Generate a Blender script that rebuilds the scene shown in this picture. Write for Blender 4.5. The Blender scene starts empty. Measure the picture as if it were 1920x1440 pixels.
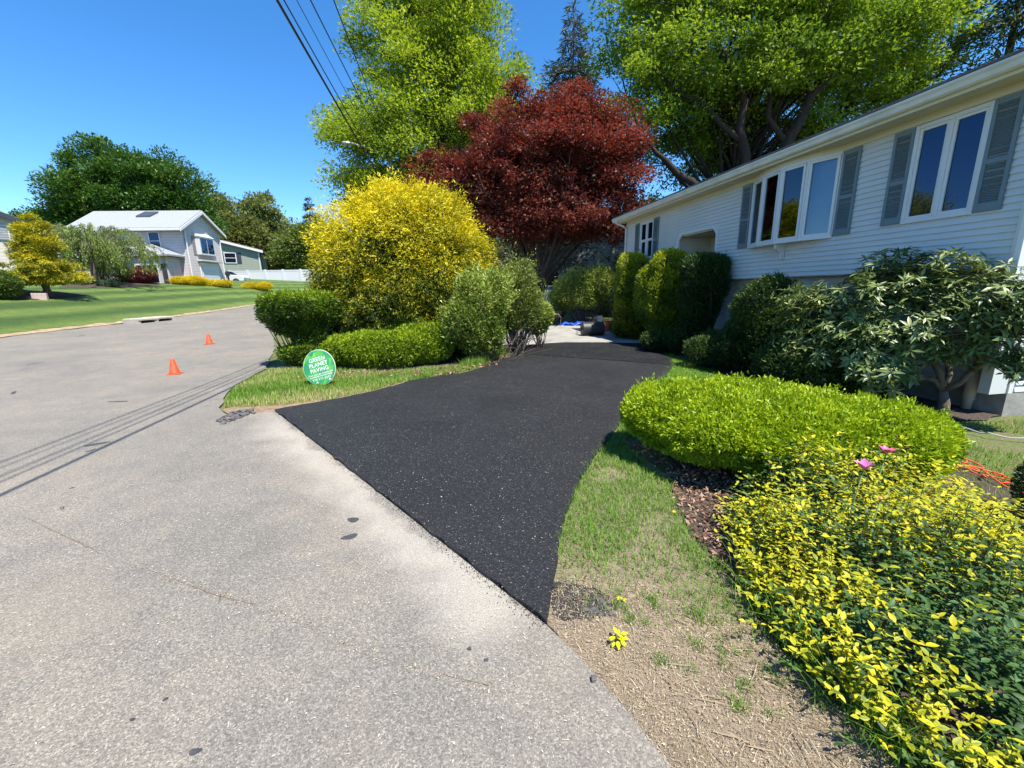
import bpy, math, random
import numpy as np
from mathutils import Vector, Matrix
from mathutils.geometry import delaunay_2d_cdt

# ------------------------------------------------------------------ camera
sc = bpy.context.scene
col = sc.collection
F, CH = 780.0, 1.7                      # focal length in photo pixels, eye height
PITCH = math.atan(177 / 780.0); ROLL = math.radians(-1.0)
fw = np.array([0, math.cos(PITCH), -math.sin(PITCH)])
up0 = np.array([0, math.sin(PITCH), math.cos(PITCH)]); rt0 = np.array([1.0, 0, 0])
CR = rt0 * math.cos(ROLL) + up0 * math.sin(ROLL)
CU = -rt0 * math.sin(ROLL) + up0 * math.cos(ROLL)
CAM = np.array([0, 0, CH])
cd = bpy.data.cameras.new('camera'); cam = bpy.data.objects.new('camera', cd); col.objects.link(cam)
cd.sensor_width = 36; cd.lens = 36 * F / 1920; cd.clip_start = 0.05; cd.clip_end = 3000
M = Matrix.Identity(4)
for i in range(3):
    M[i][0] = CR[i]; M[i][1] = CU[i]; M[i][2] = -fw[i]; M[i][3] = CAM[i]
cam.matrix_world = M
sc.camera = cam
sc.render.resolution_x = 1024; sc.render.resolution_y = 768

# ------------------------------------------------------------------ light
SUN_EL = math.radians(64); SUN_H = np.array([0.60, -0.80]); SUN_H = SUN_H / np.linalg.norm(SUN_H)
w = bpy.data.worlds.new('World'); sc.world = w; w.use_nodes = True
nt = w.node_tree; nt.nodes.clear()
sky = nt.nodes.new('ShaderNodeTexSky'); sky.sky_type = 'NISHITA'; sky.sun_disc = False
sky.sun_elevation = SUN_EL; sky.sun_rotation = math.atan2(SUN_H[0], SUN_H[1])
sky.altitude = 1200; sky.air_density = 0.9; sky.dust_density = 0.0; sky.ozone_density = 3.0
bg = nt.nodes.new('ShaderNodeBackground'); bg.inputs[1].default_value = 0.15
wo = nt.nodes.new('ShaderNodeOutputWorld')
hsv = nt.nodes.new('ShaderNodeHueSaturation'); hsv.inputs['Saturation'].default_value = 1.28
nt.links.new(sky.outputs[0], hsv.inputs['Color']); nt.links.new(hsv.outputs[0], bg.inputs[0]); nt.links.new(bg.outputs[0], wo.inputs[0])
sl = bpy.data.lights.new('sun', 'SUN'); so = bpy.data.objects.new('sun', sl); col.objects.link(so)
sl.energy = 5.0; sl.angle = math.radians(0.55); sl.color = (1.0, 0.95, 0.87)
sdir = Vector((SUN_H[0] * math.cos(SUN_EL), SUN_H[1] * math.cos(SUN_EL), math.sin(SUN_EL)))
so.rotation_euler = sdir.to_track_quat('Z', 'Y').to_euler()
so.location = (20, -5, 40)
vs = sc.view_settings; vs.view_transform = 'Standard'; vs.look = 'None'; vs.gamma = 1; vs.use_curve_mapping = False
vs.exposure = 0.93

# ------------------------------------------------------------------ pixel and terrain helpers
def ray(x, y):
    return fw * F + CR * (x - 960) + CU * (720 - y)
def G(x, y, z=0.0):                     # point of a photo pixel at height z
    d = ray(x, y); return CAM + d * ((z - CH) / d[2])
def at(x, y, Y):                        # point of a photo pixel at forward distance Y
    d = ray(x, y); return CAM + d * (Y / d[1])
EDGE = np.array([(-13.5, -12), (-15.5, 0), (-16.9, 8), (-17.6, 12.3), (-18.4, 15.1), (-18.55, 17.7), (-18.6, 21.2), (-19.3, 26.5),
                 (-20.3, 31.2), (-21.3, 36.0), (-19.5, 40.5), (-12, 43.5), (0, 45), (20, 46), (60, 46)], float)
def edge_dist(P):
    P = np.asarray(P, float)[:, :2]
    best = np.full(len(P), 1e9); sign = np.zeros(len(P))
    for a, b in zip(EDGE[:-1], EDGE[1:]):
        ab = b - a; t = np.clip(((P - a) @ ab) / (ab @ ab), 0, 1)
        v = P - (a + t[:, None] * ab); d = np.hypot(v[:, 0], v[:, 1])
        s = np.sign(ab[0] * (P[:, 1] - a[1]) - ab[1] * (P[:, 0] - a[0]))
        m = d < best - 1e-6
        best[m] = d[m]; sign[m] = s[m]
    return best * sign
def zg(x, y):                           # terrain height
    x = np.atleast_1d(np.asarray(x, float)); y = np.atleast_1d(np.asarray(y, float))
    t = np.clip(-.6 * x + .8 * y - 10, 0, 60)
    z = 0.026 * t * (1 - np.exp(-t / 3.0))
    d = np.clip(edge_dist(np.stack([x, y], 1)), 0, None)
    return z + 2.6 * (1 - np.exp(-d / 8.0))
def gz(x, y): return float(zg(x, y)[0])
def hit(px, py, zo=0.0):                # where the pixel's ray meets the terrain
    d = ray(px, py); d = d / d[1]
    Y = np.linspace(1.0, 120, 4000); P = CAM + d * Y[:, None]
    h = P[:, 2] - zg(P[:, 0], P[:, 1]) - zo
    i = np.argmax(h < 0) if (h < 0).any() else len(Y) - 1
    return P[i]

# ------------------------------------------------------------------ materials
def new_mat(name):
    m = bpy.data.materials.new(name); m.use_nodes = True
    n = m.node_tree; n.nodes.clear()
    out = n.nodes.new('ShaderNodeOutputMaterial'); b = n.nodes.new('ShaderNodeBsdfPrincipled')
    n.links.new(b.outputs[0], out.inputs[0])
    return m, n, b, out
def ramp(n, stops, fac):
    r = n.nodes.new('ShaderNodeValToRGB'); e = r.color_ramp.elements
    while len(e) > 1: e.remove(e[-1])
    e[0].position = stops[0][0]; e[0].color = (*stops[0][1], 1)
    for p, c in stops[1:]:
        k = e.new(p); k.color = (*c, 1)
    n.links.new(fac, r.inputs[0]); return r.outputs[0]
def noise(n, scale, detail=3, vec=None, rough=.55, dist=0):
    t = n.nodes.new('ShaderNodeTexNoise'); t.inputs['Scale'].default_value = scale
    t.inputs['Detail'].default_value = detail; t.inputs['Roughness'].default_value = rough; t.inputs['Distortion'].default_value = dist
    if vec is None:
        tc = n.nodes.new('ShaderNodeTexCoord'); vec = tc.outputs['Object']
    n.links.new(vec, t.inputs['Vector']); return t.outputs['Fac']
def voronoi(n, scale, out='Color', vec=None, feature='F1'):
    t = n.nodes.new('ShaderNodeTexVoronoi'); t.inputs['Scale'].default_value = scale; t.feature = feature
    if vec is None:
        tc = n.nodes.new('ShaderNodeTexCoord'); vec = tc.outputs['Object']
    n.links.new(vec, t.inputs['Vector']); return t.outputs[out]
def mixc(n, fac, a, b, mode='MIX'):
    m = n.nodes.new('ShaderNodeMix'); m.data_type = 'RGBA'; m.blend_type = mode
    for i, v in ((0, fac), (6, a), (7, b)):
        if isinstance(v, (int, float)): m.inputs[i].default_value = v
        elif isinstance(v, tuple): m.inputs[i].default_value = (*v, 1)
        else: n.links.new(v, m.inputs[i])
    return m.outputs[2]
def math_(n, op, a, b=None, clamp=False):
    m = n.nodes.new('ShaderNodeMath'); m.operation = op; m.use_clamp = clamp
    for i, v in enumerate((a, b)):
        if v is None: continue
        if isinstance(v, (int, float)): m.inputs[i].default_value = v
        else: n.links.new(v, m.inputs[i])
    return m.outputs[0]
def bump(n, b, h, strength=.4, dist=.01):
    k = n.nodes.new('ShaderNodeBump'); k.inputs['Strength'].default_value = strength; k.inputs['Distance'].default_value = dist
    n.links.new(h, k.inputs['Height']); n.links.new(k.outputs[0], b.inputs['Normal'])
MATS = {}
def plain(name, c, rough=.6, metal=0, var=.12, scale=6, bmp=0, bscale=40):
    if name in MATS: return MATS[name]
    m, n, b, o = new_mat(name)
    f = noise(n, scale, 4)
    lo = tuple(x * (1 - var) for x in c); hi = tuple(min(1, x * (1 + var)) for x in c)
    n.links.new(ramp(n, [(.3, lo), (.7, hi)], f), b.inputs['Base Color'])
    b.inputs['Roughness'].default_value = rough; b.inputs['Metallic'].default_value = metal
    if bmp: bump(n, b, noise(n, bscale, 4), bmp, .01)
    MATS[name] = m; return m
def leafmat(name, stops, trans=.35, rough=.5, tint=(1.15, 1.1, .6), spec=.3):
    if name in MATS: return MATS[name]
    m, n, b, o = new_mat(name)
    a = n.nodes.new('ShaderNodeAttribute'); a.attribute_name = 'rnd'
    c = ramp(n, stops, a.outputs['Fac'])
    n.links.new(c, b.inputs['Base Color']); b.inputs['Roughness'].default_value = rough
    b.inputs['Specular IOR Level'].default_value = spec
    t = n.nodes.new('ShaderNodeBsdfTranslucent')
    n.links.new(mixc(n, 1.0, c, tint, 'MULTIPLY'), t.inputs[0])
    s = n.nodes.new('ShaderNodeMixShader'); s.inputs[0].default_value = trans
    n.links.new(b.outputs[0], s.inputs[1]); n.links.new(t.outputs[0], s.inputs[2]); n.links.new(s.outputs[0], o.inputs[0])
    MATS[name] = m; return m
def glassmat(name, f_ior, tint=(.75, .8, .82), clear=True, gcol=(.95, .97, 1)):
    m, n, b, o = new_mat(name); n.nodes.remove(b)
    fr = n.nodes.new('ShaderNodeFresnel'); fr.inputs[0].default_value = f_ior
    gl = n.nodes.new('ShaderNodeBsdfGlossy'); gl.inputs['Roughness'].default_value = .01; gl.inputs[0].default_value = (*gcol, 1)
    if clear:
        tr = n.nodes.new('ShaderNodeBsdfTransparent'); tr.inputs[0].default_value = (*tint, 1)
    else:
        tr = n.nodes.new('ShaderNodeBsdfDiffuse'); tr.inputs[0].default_value = (*tint, 1)
    s = n.nodes.new('ShaderNodeMixShader')
    n.links.new(fr.outputs[0], s.inputs[0]); n.links.new(tr.outputs[0], s.inputs[1]); n.links.new(gl.outputs[0], s.inputs[2])
    n.links.new(s.outputs[0], o.inputs[0]); MATS[name] = m; return m

# ------------------------------------------------------------------ object helpers
def tag(o, label=None, cat=None, group=None, kind=None):
    if label: o['label'] = label
    if cat: o['category'] = cat
    if group: o['group'] = group
    if kind: o['kind'] = kind
    return o
def empty(name, loc, rz=0, label=None, cat=None, group=None):
    o = bpy.data.objects.new(name, None); col.objects.link(o); o.empty_display_size = .1
    o.location = loc; o.rotation_euler = (0, 0, rz)
    return tag(o, label, cat, group)
def link(name, me, mat, parent=None):
    o = bpy.data.objects.new(name, me); col.objects.link(o)
    if mat is not None and not me.materials: me.materials.append(mat)
    if parent is not None: o.parent = parent
    return o
def npmesh(name, V, Fc, rnd=None, smooth=False):
    V = np.ascontiguousarray(V, np.float32); Fc = np.ascontiguousarray(Fc, np.int32)
    me = bpy.data.meshes.new(name); k = Fc.shape[1]
    me.vertices.add(len(V)); me.vertices.foreach_set('co', V.ravel())
    me.loops.add(Fc.size); me.loops.foreach_set('vertex_index', Fc.ravel())
    me.polygons.add(len(Fc)); me.polygons.foreach_set('loop_start', np.arange(0, Fc.size, k, dtype=np.int32))
    me.polygons.foreach_set('loop_total', np.full(len(Fc), k, np.int32))
    if smooth: me.polygons.foreach_set('use_smooth', np.ones(len(Fc), bool))
    if rnd is not None:
        a = me.attributes.new('rnd', 'FLOAT', 'POINT'); a.data.foreach_set('value', np.ascontiguousarray(rnd, np.float32))
    me.update(calc_edges=True)
    return me
class MB:
    def __init__(s): s.v = []; s.f = []
    def poly(s, pts, faces):
        b = len(s.v); s.v += [tuple(map(float, p)) for p in pts]; s.f += [tuple(b + i for i in f) for f in faces]; return s
    def box(s, x0, x1, y0, y1, z0, z1):
        p = [(x, y, z) for z in (z0, z1) for y in (y0, y1) for x in (x0, x1)]
        return s.poly(p, [(0, 2, 3, 1), (4, 5, 7, 6), (0, 1, 5, 4), (2, 6, 7, 3), (0, 4, 6, 2), (1, 3, 7, 5)])
    def obox(s, A, B, t0, t1, z0, z1):  # box along the plan line A-B, thick from t0 to t1 along its right-hand normal
        A = np.array(A, float); B = np.array(B, float); d = (B - A) / np.linalg.norm(B - A); nn = np.array([-d[1], d[0]])
        q = [A + nn * t0, B + nn * t0, B + nn * t1, A + nn * t1]
        return s.prism([(*a, z0) for a in q], [(*a, z1) for a in q])
    def prism(s, lo, hi):
        k = len(lo); f = [tuple(reversed(range(k))), tuple(range(k, 2 * k))]
        f += [(i, (i + 1) % k, k + (i + 1) % k, k + i) for i in range(k)]
        return s.poly(list(lo) + list(hi), f)
    def tube(s, path, rad, n=6, cap=True):
        path = np.array(path, float)
        if np.isscalar(rad): rad = [rad] * len(path)
        T = np.gradient(path, axis=0); T /= np.linalg.norm(T, axis=1)[:, None] + 1e-9
        ref = np.array([0, 0, 1.0]) if abs(T[0][2]) < .9 else np.array([1.0, 0, 0])
        pts = []; u = np.cross(T[0], ref); u /= np.linalg.norm(u)
        for i in range(len(path)):
            u = u - T[i] * (u @ T[i]); u /= np.linalg.norm(u) + 1e-9; v = np.cross(T[i], u)
            for k in range(n):
                a = 2 * math.pi * k / n; pts.append(path[i] + (u * math.cos(a) + v * math.sin(a)) * rad[i])
        f = [(i * n + k, i * n + (k + 1) % n, (i + 1) * n + (k + 1) % n, (i + 1) * n + k) for i in range(len(path) - 1) for k in range(n)]
        if cap: f += [tuple(reversed(range(n))), tuple((len(path) - 1) * n + k for k in range(n))]
        return s.poly(pts, f)
    def lathe(s, prof, n=20, c=(0, 0, 0)):
        pts = []
        for r, z in prof:
            for k in range(n):
                a = 2 * math.pi * k / n; pts.append((c[0] + r * math.cos(a), c[1] + r * math.sin(a), c[2] + z))
        f = [(i * n + k, i * n + (k + 1) % n, (i + 1) * n + (k + 1) % n, (i + 1) * n + k) for i in range(len(prof) - 1) for k in range(n)]
        f += [tuple(reversed(range(n))), tuple((len(prof) - 1) * n + k for k in range(n))]
        return s.poly(pts, f)
    def mesh(s, name, smooth=False):
        me = bpy.data.meshes.new(name); me.from_pydata(s.v, [], s.f)
        if smooth: me.polygons.foreach_set('use_smooth', [True] * len(me.polygons))
        me.update(); return me
    def build(s, name, mat, parent=None, smooth=False, bevel=0):
        o = link(name, s.mesh(name, smooth), mat, parent)
        if bevel:
            b = o.modifiers.new('bevel', 'BEVEL'); b.width = bevel; b.segments = 2; b.limit_method = 'ANGLE'
        return o
    def transform(s, Mx):
        s.v = [tuple(Mx @ Vector(p)) for p in s.v]; return s

def inside(P, poly):
    P = np.asarray(P); x, y = P[:, 0], P[:, 1]; r = np.zeros(len(P), bool); poly = np.asarray(poly)[:, :2]
    j = len(poly) - 1
    for i in range(len(poly)):
        xi, yi = poly[i]; xj, yj = poly[j]
        c = ((yi > y) != (yj > y)) & (x < (xj - xi) * (y - yi) / (yj - yi + 1e-12) + xi)
        r ^= c; j = i
    return r
def smooth_poly(pts, step=.25, jit=0, seed=0):
    rg = np.random.default_rng(seed); pts = np.asarray(pts, float)[:, :2]; out = []
    for a, b in zip(pts, np.roll(pts, -1, 0)):
        k = max(1, int(np.linalg.norm(b - a) / step))
        for i in range(k):
            out.append(a + (b - a) * i / k + rg.normal(0, jit, 2) * (i > 0))
    return np.array(out)
def sheet(name, poly, zoff, mat, spacing=None, parent=None, kind='structure'):
    poly = np.asarray(poly, float)[:, :2]; pts = [Vector(p) for p in poly]; n0 = len(pts)
    if spacing:
        lo, hi = poly.min(0), poly.max(0)
        gx, gy = np.meshgrid(np.arange(lo[0], hi[0], spacing), np.arange(lo[1], hi[1], spacing))
        g = np.stack([gx.ravel(), gy.ravel()], 1); g = g[inside(g, poly)]
        pts += [Vector(p) for p in g]
    V, E, Fc, *_ = delaunay_2d_cdt(pts, [], [list(range(n0))], 1, 1e-5)
    A = np.array([tuple(v) for v in V]); z = zg(A[:, 0], A[:, 1]) + zoff
    me = bpy.data.meshes.new(name); me.from_pydata(np.column_stack([A, z]).tolist(), [], [tuple(f) for f in Fc])
    me.polygons.foreach_set('use_smooth', [True] * len(me.polygons)); me.update()
    if len(me.polygons) and me.polygons[0].normal.z < 0: me.flip_normals()
    o = link(name, me, mat, parent)
    if kind and parent is None: o['kind'] = kind
    return o

# ------------------------------------------------------------------ foliage helpers
def unit(v): return v / (np.linalg.norm(v, axis=-1, keepdims=True) + 1e-9)
def leaves(C, D, N, L, W, rnd, fold=.15, bend=.1):
    """one folded rhombus per leaf: base C, direction D, face normal N"""
    n = len(C); D = unit(D); N = unit(N - D * (N * D).sum(1, keepdims=True)); S = np.cross(D, N)
    L = np.broadcast_to(L, (n,))[:, None]; W = np.broadcast_to(W, (n,))[:, None]
    mid = C + D * L * .45
    V = np.empty((n, 4, 3)); V[:, 0] = C; V[:, 2] = C + D * L - N * L * bend
    V[:, 1] = mid + S * W * .5 + N * W * fold; V[:, 3] = mid - S * W * .5 + N * W * fold
    i = np.arange(n)[:, None] * 4
    Fc = np.concatenate([i + np.array([[0, 1, 2]]), i + np.array([[0, 2, 3]])], 0)
    return V.reshape(-1, 3), Fc, np.repeat(rnd, 4)
def leaves1(C, D, N, L, W, rnd):
    n = len(C); D = unit(D); N = unit(N - D * (N * D).sum(1, keepdims=True)); S = np.cross(D, N)
    L = np.broadcast_to(L, (n,))[:, None]; W = np.broadcast_to(W, (n,))[:, None]; tw_ = np.random.default_rng(1).uniform(.2, .55, (n, 1))
    V = np.empty((n, 3, 3)); V[:, 0] = C - S * W * .5; V[:, 1] = C + S * W * .5 + D * L * tw_; V[:, 2] = C + D * L
    return V.reshape(-1, 3), np.arange(n * 3).reshape(-1, 3), np.repeat(rnd, 3)
def lumps(P, seed, freq, k=7):
    rg = np.random.default_rng(seed); s = np.zeros(len(P))
    for _ in range(k):
        d = rg.normal(size=3); s += np.sin(P @ d * freq * rg.uniform(.6, 1.6) + rg.uniform(0, 6.3))
    return s / math.sqrt(k)
def blob_points(blobs, n, rg, shell=.16, p=2.0, lump=.06, lfreq=3.0, zmin=0.02, deep=.25, seed=1, lump2=.5):
    """points near the surface of a union of (super)ellipsoids -> positions, outward normals, depth 0..1"""
    B = np.array([b[:6] for b in blobs], float)
    area = np.array([(b[3] * b[4] + b[3] * b[5] + b[4] * b[5]) for b in B]); area /= area.sum()
    PP, NN, DD = [], [], []; need = n; guard = 0
    while need > 0 and guard < 12:
        guard += 1
        m = int(need * 1.9) + 50; k = rg.choice(len(B), m, p=area); b = B[k]
        u = unit(rg.normal(size=(m, 3)))
        if p != 2:
            q = (np.abs(u) ** p).sum(1, keepdims=True) ** (1 / p); u = u / q
        dep = np.where(rg.random(m) < deep, rg.random(m) ** .8 * .75, rg.random(m) ** 1.5 * shell / b[:, 3:6].mean(1))
        sc_ = 1 - dep
        base = u * b[:, 3:6]
        lf = 1 + lump * lumps(b[:, :3] + base, seed, lfreq) + lump * lump2 * lumps(b[:, :3] + base, seed + 91, lfreq * 3.7)
        P = b[:, :3] + base * (sc_ * lf)[:, None]
        N = unit(u ** (p - 1 if p == 2 else 3) / b[:, 3:6]) if p != 2 else unit(u / b[:, 3:6])
        ok = P[:, 2] > zmin
        for j in range(len(B)):
            e = (np.abs((P - B[j, :3]) / B[j, 3:6]) ** p).sum(1)
            ok &= ~((k != j) & (e < .50))
        P, N, dep = P[ok][:need], N[ok][:need], dep[ok][:need]
        PP.append(P); NN.append(N); DD.append(dep); need -= len(P)
    return np.concatenate(PP), np.concatenate(NN), np.concatenate(DD)
def twigs(mb, base, tips, r0, r1, rg, bow=.2, n=5, seg=5):
    base = np.asarray(base, float)
    for t in tips:
        mid = base * .5 + t * .5 + rg.normal(size=3) * bow * np.linalg.norm(t - base) * .4; mid[2] += bow * .3 * np.linalg.norm(t - base)
        s = np.linspace(0, 1, seg)[:, None]
        path = (1 - s) ** 2 * base + 2 * s * (1 - s) * mid + s ** 2 * t
        mb.tube(path, np.linspace(r0, r1, seg), n, cap=False)
BARK = plain('bark_grey_brown', (.13, .10, .075), .9, var=.35, scale=9, bmp=.6, bscale=30)
BARKD = plain('bark_dark', (.055, .042, .034), .9, var=.3, scale=9, bmp=.6, bscale=30)
def shrub(name, label, cat, base, blobs, n, L, W, mat, seed=1, up=.35, jit=.6, out=.8, shell=.16, p=2.0, lump=.06, lfreq=3.0, deep=.25,
          rndf=None, group=None, ntw=14, tw=.02, bark=None, nrm_up=.3, droop=0, Lvar=.3, zmin=.03, lump2=.5, core=0, stray=.05, strd=.06):
    """blobs are given relative to the base point on the ground"""
    rg = np.random.default_rng(seed); n = int(n * 1.5)
    root = empty(name, tuple(base), 0, label, cat, group)
    P, N, dep = blob_points(blobs, n, rg, shell, p, lump, lfreq, zmin, deep, seed, lump2)
    if stray:                           # shoots that stand out of the clipped surface
        sm = lumps(P, seed + 33, 17) + rg.normal(size=len(P)) * .5; th_ = np.quantile(sm, 1 - stray); mk_ = (sm > th_) & (N[:, 2] > -.3)
        P = P + (N + np.array([0, 0, .5]))  * (mk_ * rg.random(len(P)) * strd)[:, None]
    D = N * out + np.array([0, 0, up]) + rg.normal(size=P.shape) * jit
    D[:, 2] -= droop
    NR = N * (1 - nrm_up) + np.array([0, 0, nrm_up]) + rg.normal(size=P.shape) * .7
    if rndf is None: r = np.clip(.5 + .17 * lumps(P, seed + 5, lfreq * 2.5) + rg.normal(size=len(P)) * .17, 0, 1)
    else: r = np.clip(rndf(P, N, dep, rg), 0, 1)
    Ls = L * (1 + Lvar * rg.normal(size=len(P))).clip(.4, 1.9)
    V, Fc, rr = leaves1(P, D, NR, Ls, Ls * W / L * 1.15, r)
    if core:                            # larger, darker sprays filling the inside of the bush
        B = np.array([b[:6] for b in blobs], float); vol = B[:, 3] * B[:, 4] * B[:, 5]; kc = rg.choice(len(B), core, p=vol / vol.sum())
        Pc = B[kc, :3] + unit(rg.normal(size=(core, 3))) * B[kc, 3:6] * (.80 * rg.random(core) ** .45)[:, None]; Pc = Pc[Pc[:, 2] > zmin]; nc = len(Pc)
        size = B[:, 3:6].mean() * .16
        Vc, Fc2, rc = leaves1(Pc, rg.normal(size=(nc, 3)), rg.normal(size=(nc, 3)), np.full(nc, size), np.full(nc, size * .6), np.clip(rg.normal(.25, .1, nc), 0, 1))
        Fc = np.concatenate([Fc, Fc2 + len(V)]); V = np.concatenate([V, Vc]); rr = np.concatenate([rr, rc])
    link('foliage', npmesh('foliage', V, Fc, rr), mat, root)
    mb = MB(); k = rg.choice(len(P), ntw); tips = P[k] * .93
    for t in tips:
        b0 = np.array([t[0] * .25 + rg.normal() * .04, t[1] * .25 + rg.normal() * .04, 0])
        twigs(mb, b0, [t], tw, tw * .3, rg, .15)
    mb.build('stems', bark or BARKD, root)
    return root
def tree(name, label, cat, base, trunk, r0, lobes, ncl, nleaf, clr, L, W, mat, bark, seed=1, flat=.6, up=.15, group=None, limbs=(), nprim=26,
         nrm_up=.9, surf=.45, lean=(0, 0), forks=1, rndf=None, lo_start=.3, hang=.25):
    rg = np.random.default_rng(seed); root = empty(name, tuple(base), 0, label, cat, group)
    B = np.array(lobes, float); vol = B[:, 3] * B[:, 4] * B[:, 5]; vol = vol ** .8 / (vol ** .8).sum()
    k = rg.choice(len(B), ncl, p=vol); u = unit(rg.normal(size=(ncl, 3)))
    Cc = B[k, :3] + u * B[k, 3:6] * (rg.random(ncl) ** surf)[:, None]
    Cc[:, 2] = np.maximum(Cc[:, 2], trunk * .3)
    mb = MB()
    tops = []
    for f_ in range(forks):
        a = f_ * 2 * math.pi / forks + rg.uniform(0, 1); sp = 0 if forks == 1 else trunk * .16
        tp = np.array([lean[0] + sp * math.cos(a), lean[1] + sp * math.sin(a), trunk])
        s = np.linspace(0, 1, 9)[:, None]; path = tp * s ** np.array([1.4, 1.4, 1]) + np.concatenate([np.zeros((1, 3)), rg.normal(size=(8, 3)) * trunk * .008])
        rad = r0 / math.sqrt(forks) * (1.25 - 1.05 * s[:, 0]); rad[0] *= 1.35
        mb.tube(path, rad, 9); tops.append(path)
    prim = []
    for i in rg.choice(ncl, min(nprim, ncl), replace=False):
        t = Cc[i]; path0 = tops[rg.integers(len(tops))]
        zc = min(max(t[2] * rg.uniform(lo_start, .75), trunk * .25), trunk * .97)
        j = np.interp(zc, path0[:, 2], np.arange(9)); j0 = int(min(j, 7)); st = path0[j0] * (1 - j + j0) + path0[j0 + 1] * (j - j0)
        ln = np.linalg.norm(t - st); mid = st * .45 + t * .55 + rg.normal(size=3) * ln * .08; mid[2] += ln * .06
        s = np.linspace(0, 1, 8)[:, None]; path = (1 - s) ** 2 * st + 2 * s * (1 - s) * mid + s ** 2 * t
        rr = np.clip(r0 * .34 * (1 - zc / trunk * .55), .015, None)
        mb.tube(path, np.linspace(rr, rr * .16, 8), 6, cap=False); prim.append(path)
    PR = np.concatenate(prim)
    for c in Cc:
        d = np.linalg.norm(PR - c, axis=1) + (PR[:, 2] > c[2]) * 1.0
        st = PR[d.argmin()]
        if np.linalg.norm(st - c) > .1: twigs(mb, st, [c], r0 * .055 + .004, .005, rg, .1, 4, 4)
    for path, ra, rb in limbs:
        mb.tube(np.array(path) - np.array(base), np.linspace(ra, rb, len(path)), 8)
    mb.build('trunk', bark, root, smooth=True)
    per = nleaf // ncl; n = per * ncl; kk = np.repeat(np.arange(ncl), per)
    off = unit(rg.normal(size=(n, 3))) * (rg.random(n) ** .5)[:, None] * clr * 1.75 * np.array([1, 1, flat]) * rg.uniform(.55, 1.3, ncl)[kk][:, None]
    P = Cc[kk] + off
    P[:, 2] -= hang * clr * (off[:, 0] ** 2 + off[:, 1] ** 2) / (clr * clr + 1e-9) * .25
    out = unit(Cc - B[:, :3].mean(0))[kk]
    D = off / clr * .6 + out * .5 + rg.normal(size=(n, 3)) * .6; D[:, 2] += up
    NR = np.array([0, 0, nrm_up]) + rg.normal(size=(n, 3)) * .55 + out * .25
    if rndf is None: r = np.clip(.5 + (rg.random(ncl) - .5)[kk] * .5 + rg.normal(size=n) * .18, 0, 1)
    else: r = np.clip(rndf(P, rg), 0, 1)
    Ls = L * (1 + .25 * rg.normal(size=n)).clip(.4, 1.8)
    V, Fc, rr = leaves1(P, D, NR, Ls, Ls * W / L, r)
    link('crown', npmesh('crown', V, Fc, rr), mat, root)
    return root
def conifer(name, label, base, height, radius, z0, nb, nleaf, L, W, mat, bark, seed=1, droop=.3, group=None, upturn=0, r0=.25, lay=12, rag=.2, pw=.9):
    rg = np.random.default_rng(seed); root = empty(name, tuple(base), 0, label, 'tree', group)
    mb = MB(); mb.tube([(rg.normal() * .02, 0, z) for z in np.linspace(0, height, 10)], np.linspace(r0, .02, 10), 8)
    tt = np.sort(rg.random(nb)); tt = (np.floor(tt * lay) + rg.random(nb) * .35) / lay
    a = rg.uniform(0, 2 * math.pi, nb); zb = z0 + (height - z0) * tt
    R = radius * (1 - tt) ** pw * (1 + rag * rg.normal(size=nb)).clip(.35, 1.5) + .12
    DIR = np.stack([np.cos(a), np.sin(a)], 1)
    for i in range(nb):
        s = np.linspace(0, 1, 5); path = np.column_stack([DIR[i] * (R[i] * s)[:, None], zb[i] - droop * R[i] * s ** 1.5 + upturn * R[i] * s ** 3])
        mb.tube(path, np.linspace(.012 + .012 * R[i], .006, 5), 4, cap=False)
    mb.build('trunk', bark, root, smooth=True)
    w_ = R ** 1.4; k = rg.choice(nb, nleaf, p=w_ / w_.sum()); s = rg.random(nleaf) ** .65
    wid = R[k] * .22 * (1 - s * .55); sd = rg.normal(size=nleaf) * wid
    P = np.column_stack([DIR[k, 0] * R[k] * s - DIR[k, 1] * sd, DIR[k, 1] * R[k] * s + DIR[k, 0] * sd,
                         zb[k] - droop * R[k] * s ** 1.5 + upturn * R[k] * s ** 3 - np.abs(sd) * .25 + rg.normal(size=nleaf) * .05 * (R[k] + .5)])
    D = np.column_stack([DIR[k, 0], DIR[k, 1], np.full(nleaf, -droop * .6)]) + rg.normal(size=(nleaf, 3)) * .55
    D += np.column_stack([-DIR[k, 1], DIR[k, 0], np.zeros(nleaf)]) * np.sign(sd)[:, None] * .5
    NR = np.array([0, 0, 1.0]) + rg.normal(size=(nleaf, 3)) * .5
    r = np.clip(.35 + .4 * s + rg.normal(size=nleaf) * .17, 0, 1); Ls = L * (1 + .3 * rg.normal(size=nleaf)).clip(.4, 1.8)
    V, Fc, rr = leaves(P, D, NR, Ls, Ls * W / L, r)
    link('crown', npmesh('crown', V, Fc, rr), mat, root)
    return root
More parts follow.
